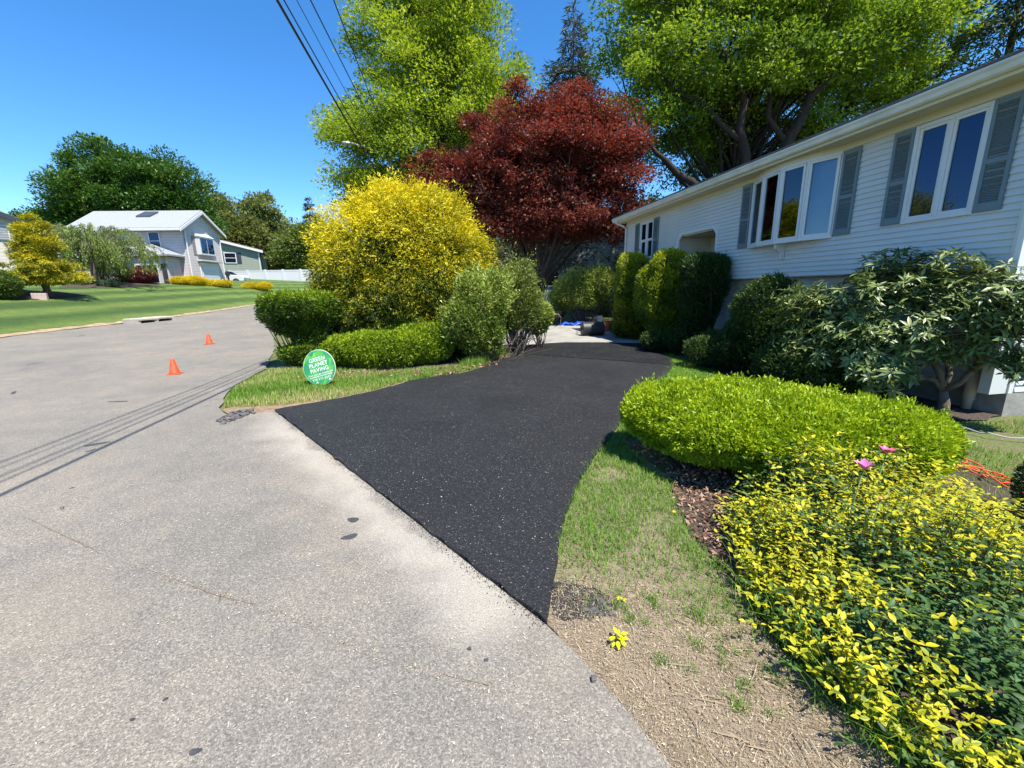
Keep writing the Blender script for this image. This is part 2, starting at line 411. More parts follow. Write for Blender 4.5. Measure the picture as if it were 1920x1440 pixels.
def blades(P, h, wd, rg, lean=.45, seg2=True):
    n = len(P); a = rg.uniform(0, 2 * math.pi, n); d = np.stack([np.cos(a), np.sin(a), np.zeros(n)], 1); S = np.stack([-d[:, 1], d[:, 0], np.zeros(n)], 1)
    h = h * rg.uniform(.45, 1.3, n); le = lean * h * rg.uniform(.1, 1.6, n)
    U = np.array([0, 0, 1.0]); r = np.clip(rg.normal(.5, .22, n), 0, 1)
    wd = wd * rg.uniform(.6, 1.3, n)
    if seg2:
        V = np.empty((n, 5, 3)); m = P + d * (le * .35)[:, None] + U * (h * .6)[:, None]
        V[:, 0] = P - S * (wd / 2)[:, None]; V[:, 1] = P + S * (wd / 2)[:, None]
        V[:, 2] = m + S * (wd * .38)[:, None]; V[:, 3] = m - S * (wd * .38)[:, None]; V[:, 4] = P + d * le[:, None] + U * (h * .95)[:, None]
        i = np.arange(n)[:, None] * 5; Fc = np.concatenate([i + np.array([[0, 1, 2]]), i + np.array([[0, 2, 3]]), i + np.array([[3, 2, 4]])]); k = 5
    else:
        V = np.empty((n, 3, 3)); V[:, 0] = P - S * (wd / 2)[:, None]; V[:, 1] = P + S * (wd / 2)[:, None]; V[:, 2] = P + d * le[:, None] + U * h[:, None]
        Fc = np.arange(n)[:, None] * 3 + np.array([[0, 1, 2]]); k = 3
    return V.reshape(-1, 3), Fc, np.repeat(r, k)
def scatter(poly, n, rg):
    poly = np.asarray(poly)[:, :2]; lo, hi = poly.min(0), poly.max(0); out = []; c = 0
    while c < n:
        q = rg.uniform(lo, hi, (n * 2, 2)); q = q[inside(q, poly)]; out.append(q); c += len(q)
        if len(q) == 0: break
    return np.concatenate(out)[:n]

# ================================================================== THE SETTING
px = lambda L: np.array([G(*q)[:2] for q in L])
DRIVE_R = px([(1205, 645), (1235, 657), (1257, 673), (1262, 688), (1250, 706), (1222, 724), (1197, 743), (1180, 770), (1160, 800), (1128, 840), (1100, 880), (1076, 925), (1058, 975), (1046, 1030), (1040, 1080), (1032, 1130), (1025, 1172)])
DRIVE_L = px([(515, 770), (560, 762), (600, 755), (650, 746), (700, 735), (745, 723), (770, 715), (820, 707), (870, 700), (905, 690), (935, 678), (960, 665), (975, 655), (985, 648)])
APRON_LINE = px([(1020, 645), (1060, 643), (1130, 643)])
DRIVE = np.concatenate([DRIVE_L, APRON_LINE, DRIVE_R])
APRON = np.array([tuple(DRIVE_L[-2]), tuple(DRIVE_L[-1]), *map(tuple, APRON_LINE), tuple(DRIVE_R[0]), (4.6, 13.2), (4.7, 14.6), (4.3, 16.2), (3.9, 19.0), (1.2, 20.0), (-.5, 18.2), (-.6, 14.5), (-.3, 12.6)])
TIP = DRIVE_R[-1]; LFT = DRIVE_L[0]

# ---- ground sheet
def ground_mat():
    m, n, b, o = new_mat('yard_soil_and_grass')
    big = noise(n, .8, 5); fine = noise(n, 45, 4); mid = noise(n, 6, 4)
    g = ramp(n, [(.3, (.075, .095, .022)), (.55, (.12, .145, .035)), (.75, (.17, .15, .06))], fine)
    s = ramp(n, [(.3, (.11, .075, .045)), (.7, (.21, .155, .095))], fine)
    c = mixc(n, ramp(n, [(.5, (0, 0, 0)), (.68, (1, 1, 1))], mid), g, s)
    n.links.new(c, b.inputs['Base Color']); b.inputs['Roughness'].default_value = .95
    bump(n, b, fine, .8, .03); return m
GM = ground_mat()
xs = np.concatenate([np.array([-600, -350, -200, -120, -90, -75]), np.arange(-65, 30, 1.0), np.array([32, 38, 50, 70, 110, 200, 350, 600])])
ys = np.concatenate([np.array([-300, -120, -60, -30, -20]), np.arange(-14, 70, 1.0), np.array([75, 82, 95, 120, 170, 260, 420, 800])])
gx, gy = np.meshgrid(xs, ys); gp = np.stack([gx.ravel(), gy.ravel()], 1)
ed = []
for a, b in zip(EDGE[:-1], EDGE[1:]):
    k = max(1, int(np.linalg.norm(b - a) / .8)); ed += [a + (b - a) * i / k for i in range(k)]
ed = np.array(ed + [EDGE[-1]])
keep = np.abs(edge_dist(gp)) > .3; gp = gp[keep]
pts = [Vector(p) for p in ed] + [Vector(p) for p in gp]
V, E_, Fc, *_ = delaunay_2d_cdt(pts, [(i, i + 1) for i in range(len(ed) - 1)], [], 0, 1e-5)
A = np.array([tuple(v) for v in V]); z = zg(A[:, 0], A[:, 1]) - .03
me = bpy.data.meshes.new('ground'); me.from_pydata(np.column_stack([A, z]).tolist(), [], [tuple(f) for f in Fc])
me.polygons.foreach_set('use_smooth', [True] * len(me.polygons)); me.update()
if me.polygons[0].normal.z < 0: me.flip_normals()
tag(link('ground', me, GM), kind='structure')

# ---- street
def street_mat():
    m, n, b, o = new_mat('worn_pale_asphalt')
    tc = n.nodes.new('ShaderNodeTexCoord'); P = tc.outputs['Object']
    sp = n.nodes.new('ShaderNodeSeparateXYZ'); n.links.new(P, sp.inputs[0])
    ag = voronoi(n, 150, 'Color', P); hs = n.nodes.new('ShaderNodeSeparateColor'); n.links.new(ag, hs.inputs[0])
    stone = ramp(n, [(0, (.13, .119, .10)), (.35, (.205, .188, .16)), (.75, (.26, .238, .20)), (1, (.40, .365, .30))], hs.outputs[0])
    fine = noise(n, 260, 3, P); stone = mixc(n, ramp(n, [(.38, (.55, .55, .55)), (.62, (0, 0, 0))], fine), stone, (.085, .083, .08))
    big = noise(n, .55, 5, P); mid = noise(n, 3.2, 5, P)
    c = mixc(n, .75, stone, ramp(n, [(.25, (.74, .75, .77)), (.5, (1.0, .98, .95)), (.8, (1.28, 1.22, 1.12))], big), 'MULTIPLY')
    c = mixc(n, .55, c, ramp(n, [(.28, (.76, .77, .8)), (.6, (1.08, 1.06, 1.02))], mid), 'MULTIPLY')
    # pale stone dust trodden along the edge of the new paving
    dx, dy = (LFT - TIP); ln = math.hypot(dx, dy); nx, ny = -dy / ln, dx / ln
    if nx * (-3 - TIP[0]) + ny * (0 - TIP[1]) < 0: nx, ny = -nx, -ny
    dist = math_(n, 'SUBTRACT', math_(n, 'ADD', math_(n, 'MULTIPLY', sp.outputs[0], nx), math_(n, 'MULTIPLY', sp.outputs[1], ny)), float(nx * TIP[0] + ny * TIP[1]))
    al = math_(n, 'SUBTRACT', math_(n, 'ADD', math_(n, 'MULTIPLY', sp.outputs[0], dx / ln), math_(n, 'MULTIPLY', sp.outputs[1], dy / ln)), float(dx / ln * TIP[0] + dy / ln * TIP[1]))
    dd = math_(n, 'ADD', dist, math_(n, 'MULTIPLY', math_(n, 'SUBTRACT', noise(n, 1.7, 5, P), .5), .75))
    dust = ramp(n, [(.0, (.12, .12, .12)), (.06, (.5, .5, .5)), (.17, (.55, .55, .55)), (.3, (.3, .3, .3)), (.5, (0, 0, 0))], dd)
    win = math_(n, 'MULTIPLY', ramp(n, [(.0, (.0, 0, 0)), (.12, (1, 1, 1))], math_(n, 'MULTIPLY', al, .5)), ramp(n, [(.75, (1, 1, 1)), (1, (0, 0, 0))], math_(n, 'MULTIPLY', al, 1 / 6.0)))
    grain = ramp(n, [(.36, (.35, .35, .35)), (.6, (1, 1, 1))], noise(n, 130, 3, P))
    fac = math_(n, 'MULTIPLY', math_(n, 'MULTIPLY', dust, win), grain)
    c = mixc(n, fac, c, (.50, .455, .375))
    # sandy brown cast in places
    c = mixc(n, math_(n, 'MULTIPLY', ramp(n, [(.5, (0, 0, 0)), (.72, (1, 1, 1))], noise(n, .9, 4, P, .6)), .22), c, (.34, .27, .19))
    n.links.new(c, b.inputs['Base Color']); b.inputs['Roughness'].default_value = .85; b.inputs['Specular IOR Level'].default_value = .3
    d1 = voronoi(n, 150, 'Distance', P)
    bump(n, b, math_(n, 'ADD', math_(n, 'MULTIPLY', d1, -1.0), math_(n, 'MULTIPLY', fine, .4)), .4, .004)
    return m
SM = street_mat()
INNER = np.array([(-5.68, 9.5), (-7.05, 12.3), (-9.6, 17), (-12.6, 25), (-14.6, 33), (-14.2, 40.0)])
nearR = [(1.2, -12), (.95, 0.2), tuple(px([(1262, 1440)])[0]), tuple(px([(1190, 1350)])[0]), tuple(px([(1110, 1255)])[0]), tuple(TIP)]
SIDE = px([(515, 770), (470, 776), (432, 782), (412, 772), (415, 755), (425, 738), (442, 722), (470, 706), (500, 692)])
_sp = []
for a, b in zip(list(SIDE[1:]) + list(INNER[:-1]), list(SIDE[2:]) + list(INNER)):
    k = max(1, int(np.linalg.norm(np.array(b) - np.array(a)) / .25)); _sp += [np.array(a) + (np.array(b) - np.array(a)) * i / k for i in range(k)]
rg0 = np.random.default_rng(5); _sp = np.array(_sp) + rg0.normal(0, .025, (len(_sp), 2))
_ed = []
for a, b in zip(EDGE[:10], EDGE[1:11]):
    k = max(1, int(np.linalg.norm(b - a) / .4)); _ed += [a + (b - a) * i / k for i in range(k)]
_ed = np.array(_ed) + rg0.normal(0, .06, (len(_ed), 2)); _ed[:, 0] += .12
street_poly = np.concatenate([np.array(nearR), SIDE[:1], _sp, INNER[-1:], _ed[::-1]])
street = sheet('street', street_poly, .0, SM, 1.5)
dark_spot = plain('oil_stain_black', (.05, .05, .052), .7, var=.4, scale=60)
def spot(pxs, r, el, seed):
    rg = np.random.default_rng(seed); c = G(*pxs); k = 26; a = np.linspace(0, 2 * math.pi, k, endpoint=False)
    rr = r * (1 + .10 * np.sin(a * 3 + rg.uniform(0, 6)) + .05 * rg.normal(size=k)); th = rg.uniform(0, 3)
    x = rr * np.cos(a); y = rr * np.sin(a) * el; ct, st = math.cos(th), math.sin(th)
    X = c[0] + x * ct - y * st; Y = c[1] + x * st + y * ct; z = zg(X, Y) + .004
    me = bpy.data.meshes.new('oil_stain'); me.from_pydata(np.column_stack([X, Y, z]).tolist(), [], [tuple(range(k))]); link('oil_stain', me, dark_spot, street)
for i, (q, r, e) in enumerate([((662, 975), .045, .7), ((656, 1007), .055, .55), ((366, 1410), .022, .6), ((310, 1312), .011, .7), ((248, 1350), .011, .6), ((180, 833), .11, .35), ((170, 845), .05, .3), ((222, 753), .17, .18),
                               ((26, 738), .16, .18), ((68, 690), .2, .15), ((155, 645), .3, .12), ((880, 1217), .012, .8), ((912, 1238), .012, .8), ((117, 953), .03, .4), ((135, 915), .02, .5)]): spot(q, r, e, 30 + i)
# worn crack lines filled with grit
crackm = plain('crack_grit', (.17, .135, .095), .95, var=.5, scale=50, bmp=.5, bscale=120)
def crack(pts, wd, seed):
    rg = np.random.default_rng(seed); P = px(pts); out = []
    for a, b in zip(P[:-1], P[1:]):
        k = max(2, int(np.linalg.norm(b - a) / .035)); out += [a + (b - a) * i / k for i in range(k)]
    P = np.array(out); n = len(P); P = P + np.cumsum(rg.normal(0, .0035, (n, 2)), 0) * .6
    T = np.gradient(P, axis=0); T /= np.linalg.norm(T, axis=1)[:, None]; S = np.stack([-T[:, 1], T[:, 0]], 1)
    wv = wd * rg.uniform(.15, 1.4, n) * np.clip(.25 + np.sin(np.arange(n) * .13 + seed) + .7 * np.sin(np.arange(n) * .047), .04, 1.2); A_ = P + S * wv[:, None] * .5; B_ = P - S * wv[:, None] * .5
    V = np.concatenate([A_, B_]); z = zg(V[:, 0], V[:, 1]) + .004
    me = bpy.data.meshes.new('crack'); me.from_pydata(np.column_stack([V, z]).tolist(), [], [(i, i + 1, n + i + 1, n + i) for i in range(n - 1)]); link('crack', me, crackm, street)
crack([(0, 952), (60, 975), (210, 1048), (290, 1078), (400, 1120), (500, 1145), (620, 1200), (720, 1238), (830, 1275), (930, 1300)], .007, 4)

# ---- new black driveway
def drive_mat(name, base, spec, sc_=1.0):
    m, n, b, o = new_mat(name)
    tc = n.nodes.new('ShaderNodeTexCoord'); P = tc.outputs['Object']
    v = voronoi(n, 150 * sc_, 'Color', P); hs = n.nodes.new('ShaderNodeSeparateColor'); n.links.new(v, hs.inputs[0])
    c = ramp(n, [(0, tuple(x * .45 for x in base)), (.6, base), (.93, tuple(x * 2.0 for x in base)), (.992, (.10, .098, .09)), (1, (.3, .29, .26))], hs.outputs[0])
    c = mixc(n, .6, c, ramp(n, [(.3, (.8, .8, .82)), (.7, (1.2, 1.18, 1.15))], noise(n, 1.4, 5, P)), 'MULTIPLY')
    n.links.new(c, b.inputs['Base Color']); n.links.new(ramp(n, [(.3, (.5, .5, .5)), (.7, (.78, .78, .78))], noise(n, .9, 4, P, .6)), b.inputs['Roughness']); b.inputs['Specular IOR Level'].default_value = spec
    d1 = voronoi(n, 150 * sc_, 'Distance', P); bump(n, b, math_(n, 'MULTIPLY', d1, -1.0), .75, .008)
    return m
def slab(name, poly, top, mat, spacing=.5):
    """sheet with a short skirt at its border, so that the paving has a real edge"""
    o = sheet(name, poly, top, mat, spacing); k = len(poly); P = np.asarray(poly)[:, :2]; z = zg(P[:, 0], P[:, 1])
    V = np.concatenate([np.column_stack([P, z + top]), np.column_stack([P, z - .02])])
    me = bpy.data.meshes.new('paving_edge'); me.from_pydata(V.tolist(), [], [(i, k + i, k + (i + 1) % k, (i + 1) % k) for i in range(k)])
    link('paving_edge', me, mat, o); return o
dr = smooth_poly(DRIVE, .10, .011, 8)
slab('driveway', dr, .022, drive_mat('black_rubber_paving', (.0155, .0158, .0172), .35))
# second, fresher band at the far end (seam across the drive)
SEAM = px([(962, 664), (1010, 668), (1080, 673), (1170, 679), (1261, 687)])
band = np.concatenate([SEAM, px([(1257, 673), (1235, 658), (1204, 646), (1130, 644), (1060, 644), (1020, 646), (986, 649), (976, 656)])])
c0 = band.mean(0)
slab('driveway_band', smooth_poly(c0 + (band - c0) * .992, .12, .012, 9), .034, drive_mat('fresh_black_rubber_paving', (.0095, .0097, .0105), .3, .6))
def concrete_mat():
    m, n, b, o = new_mat('old_concrete'); tc = n.nodes.new('ShaderNodeTexCoord'); P = tc.outputs['Object']
    c = ramp(n, [(.3, (.19, .18, .15)), (.5, (.30, .285, .25)), (.75, (.40, .38, .335))], noise(n, 1.6, 6, P, .65))
    c = mixc(n, .5, c, ramp(n, [(.35, (.7, .7, .7)), (.65, (1.15, 1.15, 1.15))], noise(n, 60, 3, P)), 'MULTIPLY')
    n.links.new(c, b.inputs['Base Color']); b.inputs['Roughness'].default_value = .9; bump(n, b, noise(n, 50, 4, P), .4, .01); return m
CONC = concrete_mat()
sheet('driveway_apron', smooth_poly(APRON, .3, .03, 2), .012, CONC, .6)

# ---- lawn bank across the street with mown stripes
def lawn_mat():
    m, n, b, o = new_mat('mown_lawn'); a = n.nodes.new('ShaderNodeAttribute'); a.attribute_name = 'rnd'
    tc = n.nodes.new('ShaderNodeTexCoord'); P = tc.outputs['Object']
    c = ramp(n, [(.2, (.05, .105, .014)), (.5, (.08, .15, .022)), (.8, (.14, .205, .038))], a.outputs['Fac'])
    c = mixc(n, .7, c, ramp(n, [(.3, (.65, .68, .6)), (.7, (1.3, 1.25, 1.2))], noise(n, 14, 6, P, .75)), 'MULTIPLY')
    c = mixc(n, .6, c, ramp(n, [(.3, (.62, .6, .5)), (.7, (1.3, 1.25, 1.1))], noise(n, 2.3, 6, P, .75)), 'MULTIPLY')
    n.links.new(c, b.inputs['Base Color']); b.inputs['Roughness'].default_value = .9; bump(n, b, noise(n, 30, 4, P, .7), 1.0, .08); return m
LWN = lawn_mat()
bank = []
for a, b in zip(EDGE[1:12], EDGE[2:13]):
    k = max(1, int(np.linalg.norm(b - a) / .5)); bank += [a + (b - a) * i / k for i in range(k)]
bank = np.array(bank) + rg0.normal(0, .05, (len(bank), 2)); bank[:, 0] -= .02
bank_poly = np.concatenate([bank, np.array([(-2, 58), (-20, 66), (-52, 62), (-58, 30), (-50, 2)])])
lo = sheet('lawn_bank', bank_poly, .012, LWN, .55)
co = np.empty(len(lo.data.vertices) * 3); lo.data.vertices.foreach_get('co', co); co = co.reshape(-1, 3)
ed_ = edge_dist(co); st = .5 + .36 * np.tanh(2.4 * np.sin(ed_ * 2 * math.pi / 1.9))
at_ = lo.data.attributes.new('rnd', 'FLOAT', 'POINT'); at_.data.foreach_set('value', st.astype(np.float32))

GRASS = leafmat('grass_blade', [(0, (.06, .13, .012)), (.5, (.13, .265, .022)), (.82, (.21, .345, .04)), (.95, (.36, .36, .11)), (1, (.48, .42, .2))], .3, .6)
GRASSL = leafmat('lawn_blade', [(0, (.04, .10, .012)), (.5, (.075, .165, .02)), (1, (.14, .23, .04))], .3, .6)
rg = np.random.default_rng(77)
q = scatter(bank_poly, 120000, rg); dd = edge_dist(q); q = q[(dd < 13) & (rg.random(len(q)) < np.clip(1.3 - dd / 12, .3, 1)) & (q[:, 1] > 8)]
stq = .5 + .36 * np.tanh(2.4 * np.sin(edge_dist(q) * 2 * math.pi / 1.9))
V, Fc, r = blades(np.column_stack([q, zg(q[:, 0], q[:, 1])]), .05, .016, rg, .6, False)
o = link('grass', npmesh('grass', V, Fc, np.clip(.55 * np.repeat(stq, 3) + .45 * r, 0, 1)), GRASSL); tag(o, 'mown striped grass of the lawn bank across the street', 'grass', kind='stuff')
# dry fringe of soil along the street edge of the bank
dirt = plain('dry_dirt', (.33, .235, .14), .95, var=.35, scale=5, bmp=.7, bscale=60)
fr = EDGE[2:11]; fr_in = fr + np.array([.10, 0]); fr_out = fr + np.array([-.22, .05])
sheet('dirt_verge', smooth_poly(np.concatenate([fr_in, fr_out[::-1]]), .35, .05, 4), .018, dirt)

# ---- near verge: straw-covered soil, leaf litter, mulch beds
def straw_mat():
    m, n, b, o = new_mat('straw_soil'); tc = n.nodes.new('ShaderNodeTexCoord'); P = tc.outputs['Object']
    mp = n.nodes.new('ShaderNodeMapping'); mp.inputs['Scale'].default_value = (1, 2.6, 1); mp.inputs['Rotation'].default_value = (0, 0, .7); n.links.new(P, mp.inputs[0])
    f = noise(n, 110, 5, mp.outputs[0], .75, .8)
    c = ramp(n, [(.25, (.10, .072, .05)), (.45, (.235, .18, .122)), (.62, (.37, .30, .20)), (.8, (.54, .46, .33))], f)
    c = mixc(n, .5, c, ramp(n, [(.3, (.45, .44, .42)), (.7, (1.2, 1.15, 1.1))], noise(n, 7, 5, P, .65)), 'MULTIPLY')
    n.links.new(c, b.inputs['Base Color']); b.inputs['Roughness'].default_value = .95; bump(n, b, f, .8, .012); return m
STRAW = straw_mat()
DRY = px([(1027, 1170), (1036, 1110), (1060, 1082), (1130, 1078), (1230, 1100), (1300, 1130), (1400, 1175), (1470, 1225), (1560, 1310), (1650, 1395), (1730, 1470), (1650, 1600), (1262, 1445), (1190, 1352), (1110, 1257)])
sheet('straw_verge', smooth_poly(DRY, .08, .012, 6), -.004, STRAW, .3)
UNDER = np.concatenate([DRIVE_R[8:], px([(1060, 1090), (1300, 1140), (1480, 1240), (1390, 1100), (1300, 1012), (1262, 930), (1256, 890)]), np.array([(1.25, 4.3)])])
sheet('grass_soil', smooth_poly(UNDER, .1, .01, 6), -.010, STRAW, .3)
DRY2 = px([(640, 752), (700, 738), (770, 718), (760, 712), (690, 726), (620, 742), (560, 752), (470, 756), (420, 765), (430, 780), (470, 776), (515, 771), (600, 756)])
sheet('dirt_edge', smooth_poly(DRY2, .1, .02, 6), -.012, plain('orange_dirt', (.22, .15, .09), .95, var=.4, scale=8, bmp=.8, bscale=60))
MULCH = plain('dark_mulch', (.06, .042, .03), .95, var=.5, scale=30, bmp=1, bscale=50)
BED = px([(1262, 880), (1256, 910), (1270, 950), (1300, 1012), (1350, 1062), (1392, 1100), (1440, 1180), (1530, 1275), (1640, 1370), (1730, 1460), (2000, 1460), (2100, 1000), (1960, 940), (1830, 880), (1700, 790), (1400, 752), (1290, 790), (1250, 840)])
sheet('mulch_bed', smooth_poly(BED, .1, .012, 6), -.008, MULCH, .4)
BED2 = np.array([(4.5, 13.6), (4.35, 11.8), (4.15, 10.3), (4.3, 9.0), (4.2, 8.1), (4.0, 7.2), (4.3, 6.4), (4.7, 5.6), (5.2, 5.05), (6.0, 5.0), (6.42, 5.2), (5.0, 14.0)])
sheet('foundation_bed', smooth_poly(BED2, .2, .02, 6), -.01, MULCH, .5)
BED3 = np.array([(-5.3, 9.6), (-4.2, 8.75), (-1.6, 8.75), (-.6, 9.5), (.1, 11.2), (.35, 12.8), (-.5, 14.5), (-5, 14), (-6.9, 12.6)])
sheet('shrub_bed', smooth_poly(BED3, .2, .03, 6), -.012, MULCH, .5)

# ================================================================== WHITE HOUSE ON THE RIGHT
HP = G(1878, 776); HA = math.radians(90 + 9.7)
house = empty('white_house', (HP[0], HP[1], 0), HA, 'long white clapboard raised ranch house with blue-grey shutters beside the driveway', 'house')
# local axes: x runs along the front away from the near corner, y points out of the front, z up
SID = plain('white_siding', (.56, .57, .555), .45, var=.07, scale=1.1, bmp=.05, bscale=90)
TRIM = plain('white_trim', (.62, .62, .61), .4, var=.03, scale=3)
CREAM = plain('cream_soffit', (.58, .54, .42), .55, var=.06, scale=2)
SHUT = plain('blue_grey_shutter', (.135, .185, .205), .55, var=.1, scale=5)
FOUND = plain('concrete_foundation', (.27, .255, .225), .9, var=.2, scale=8, bmp=.5)
GUTM = plain('aluminium_gutter', (.60, .58, .50), .45, var=.12, scale=3)
ROOFM = plain('grey_shingle', (.11, .10, .095), .9, var=.3, scale=30, bmp=.6)
PANE = glassmat('window_pane_clear', 1.75, gcol=(.6, .8, 1.0))
PANED = glassmat('window_pane_dark', 1.7, (.006, .010, .020), False, (.42, .64, 1.0))
DARKROOM = plain('dark_room', (.03, .028, .025), .9)
LEN, UP0, UP1, OFF, ROW = 10.95, 1.865, 3.885, .30, .0842
OPEN = [(.57, 1.45, 2.55, 3.872), (2.56, 4.64, 2.52, 3.885), (5.70, 7.54, 0, 3.20), (8.95, 9.87, 2.60, 3.83)]
def clap(mbname, x0, x1, y, z0, z1, par, ty=.0, axis='x'):
    mb = MB(); t0, t1 = .002, .024; ov = .004
    sec = [(0, z0 - ov), (t1, z0 - ov), (t0, z1), (0, z1)]
    if axis == 'x': mb.prism([(x0, y + a, b) for a, b in sec][::-1], [(x1, y + a, b) for a, b in sec][::-1])
    else: mb.prism([(y - a, x0, b) for a, b in sec], [(y - a, x1, b) for a, b in sec])
    return mb.build('siding_board', SID, par)
front = MB().box(0.02, LEN - .02, -.12, OFF - .002, UP0, UP1 + .1)  # sheathing is cut below
# sheathing pieces around the openings
mbs = MB(); xsplit = sorted({.02, LEN - .02, *[o_[0] for o_ in OPEN], *[o_[1] for o_ in OPEN]})
for a, b in zip(xsplit[:-1], xsplit[1:]):
    op = [o_ for o_ in OPEN if o_[0] <= a + 1e-4 and o_[1] >= b - 1e-4]
    if not op: mbs.box(a, b, OFF - .12, OFF, UP0, UP1 + .10)
    else:
        if op[0][2] > UP0: mbs.box(a, b, OFF - .12, OFF, UP0, op[0][2])
        if op[0][3] < UP1 + .1: mbs.box(a, b, OFF - .12, OFF, op[0][3], UP1 + .10)
mbs.build('wall_sheathing', SID, house)
z0 = UP0
while z0 < UP1 - .01:
    z1 = min(z0 + ROW, UP1); cuts = [(o_[0], o_[1]) for o_ in OPEN if o_[2] < z1 - .02 and o_[3] > z0 + .02]
    x = .10
    for a, b in sorted(cuts) + [(LEN - .10, LEN - .10)]:
        if a - x > .03: clap('siding_board', x, a, OFF, z0, z1, house)
        x = b
    z0 = z1
# lower storey, set back under the overhang
MB().box(.02, LEN - .02, -.14, -.002, .20, UP0).build('lower_wall', SID, house)
z0 = .30
while z0 < UP0 - .03:
    z1 = min(z0 + ROW * 1.12, UP0 - .004); clap('siding_board', .09, LEN - .1, .004, z0 + .004, z1, house); z0 = z1
MB().box(.05, LEN - .05, 0, OFF - .01, UP0 - .02, UP0 - .004).build('overhang_soffit', CREAM, house)
MB().box(-.02, LEN + .02, -7.6, .03, -.3, .28).build('foundation', FOUND, house)
# gable end towards the street: local plane x = 0, facing -x
MB().box(-.002, .12, -7.5, OFF, .28, 3.9).build('end_wall', SID, house)
z0 = .30
while z0 < 3.86:
    z1 = min(z0 + ROW * 1.1, 3.88); yb = -.08 if z0 < UP0 else OFF - .08
    clap('siding_board', -7.4, yb, -.002, z0, z1, house, axis='y'); z0 = z1
MB().prism([(-.0, -7.6, 3.9), (-.0, OFF, 3.9), (-.0, OFF, 4.17), (-.0, -3.6, 5.6), (-.0, -7.6, 4.15)], [(.1, -7.6, 3.9), (.1, OFF, 3.9), (.1, OFF, 4.17), (.1, -3.6, 5.6), (.1, -7.6, 4.15)]).build('gable', SID, house)
MB().box(LEN - .12, LEN, -7.5, OFF - .002, .28, 3.9).build('far_end_wall', SID, house)
MB().box(.0, LEN, -7.6, -7.5, .28, 3.9).build('rear_wall', SID, house)
for (x0, x1) in ((-.022, .10), (LEN - .10, LEN + .022)):
    MB().box(x0, x1, OFF - .05, OFF + .022, UP0 - .012, 3.95).build('corner_board', TRIM, house, bevel=.003)
MB().box(-.022, .09, -.05, .022, .28, UP0 - .022).build('corner_board', TRIM, house)
MB().box(-.024, LEN, OFF + .001, OFF + .024, UP1, 3.985).build('frieze_board', CREAM, house)
# soffit in long panels, fascia, gutter
xs_ = np.linspace(-.32, LEN + .2, 6)
for a, b in zip(xs_[:-1], xs_[1:]):
    MB().box(a + .003, b - .003, OFF + .0, OFF + .37, 3.986, 4.0).build('soffit_panel', CREAM, house)
    MB().box(a + .003, b - .003, OFF + .11, OFF + .118, 3.978, 3.986).build('soffit_seam', CREAM, house)
MB().box(-.34, LEN + .22, OFF + .37, OFF + .395, 3.96, 4.13).build('fascia', CREAM, house)
gp_ = [(.396, 4.00), (.45, 4.00), (.475, 4.02), (.485, 4.07), (.505, 4.095), (.505, 4.125), (.493, 4.125), (.493, 4.10), (.47, 4.075), (.46, 4.03), (.44, 4.012), (.396, 4.012)]
MB().prism([(-.36, OFF + a, b) for a, b in gp_][::-1], [(LEN + .24, OFF + a, b) for a, b in gp_][::-1]).build('gutter', GUTM, house)
# roof
rf = MB()
for s_ in (0, 1):
    ys2 = [(OFF + .49, 4.14), (-3.6, 5.62)] if s_ == 0 else [(-3.6, 5.62), (-8.0, 4.06)]
    (ya, za), (yb, zb) = ys2
    rf.prism([(-.36, ya, za), (LEN + .24, ya, za), (LEN + .24, yb, zb), (-.36, yb, zb)][::1], [(-.36, ya, za + .03), (LEN + .24, ya, za + .03), (LEN + .24, yb, zb + .03), (-.36, yb, zb + .03)])
rf.build('roof', ROOFM, house)
MB().prism([(-.34, OFF + .40, 3.98), (-.34, -3.6, 5.47), (-.34, -3.6, 5.61), (-.34, OFF + .40, 4.135)], [(-.31, OFF + .40, 3.98), (-.31, -3.6, 5.47), (-.31, -3.6, 5.61), (-.31, OFF + .40, 4.135)]).build('rake_board', TRIM, house)
MB().prism([(-.31, OFF + .36, 3.985), (-.31, -3.6, 5.45), (-.31, -3.6, 5.47), (-.31, OFF + .36, 4.0)], [(.0, OFF + .36, 3.985), (.0, -3.6, 5.45), (.0, -3.6, 5.47), (.0, OFF + .36, 4.0)]).build('rake_soffit', CREAM, house)
# downspouts
def spout(x, y0, ztop, zbot, nm='downspout'):
    w_ = .033; MB().box(x - w_, x + w_, y0 + .012, y0 + .068, zbot, 3.80).build(nm, TRIM, house, bevel=.008)
    m = MB().tube([(x, OFF + .45, 4.02), (x, OFF + .44, 3.95), (x, OFF + .2, 3.86), (x, y0 + .04, 3.78)], .036, 8); m.build('downspout_elbow', TRIM, house, smooth=True)
spout(.0, OFF + .024, 3.8, 1.6); spout(LEN - .06, OFF + .024, 3.8, 1.0)
MB().tube([(.0, OFF + .06, 1.6), (.0, OFF + .02, 1.45), (.0, .14, 1.25), (.0, .10, .95), (.0, .10, .55)], .036, 8).build('downspout_lower', TRIM, house, smooth=True)
pp = MB(); pp.lathe([(.052, 0), (.052, .12), (.066, .13), (.066, .50), (.062, .56), (.04, .57)], 16, (.30, .13, 0)); pp.build('drain_pipe', plain('beige_pvc', (.42, .39, .32), .5, var=.15), house, smooth=True)

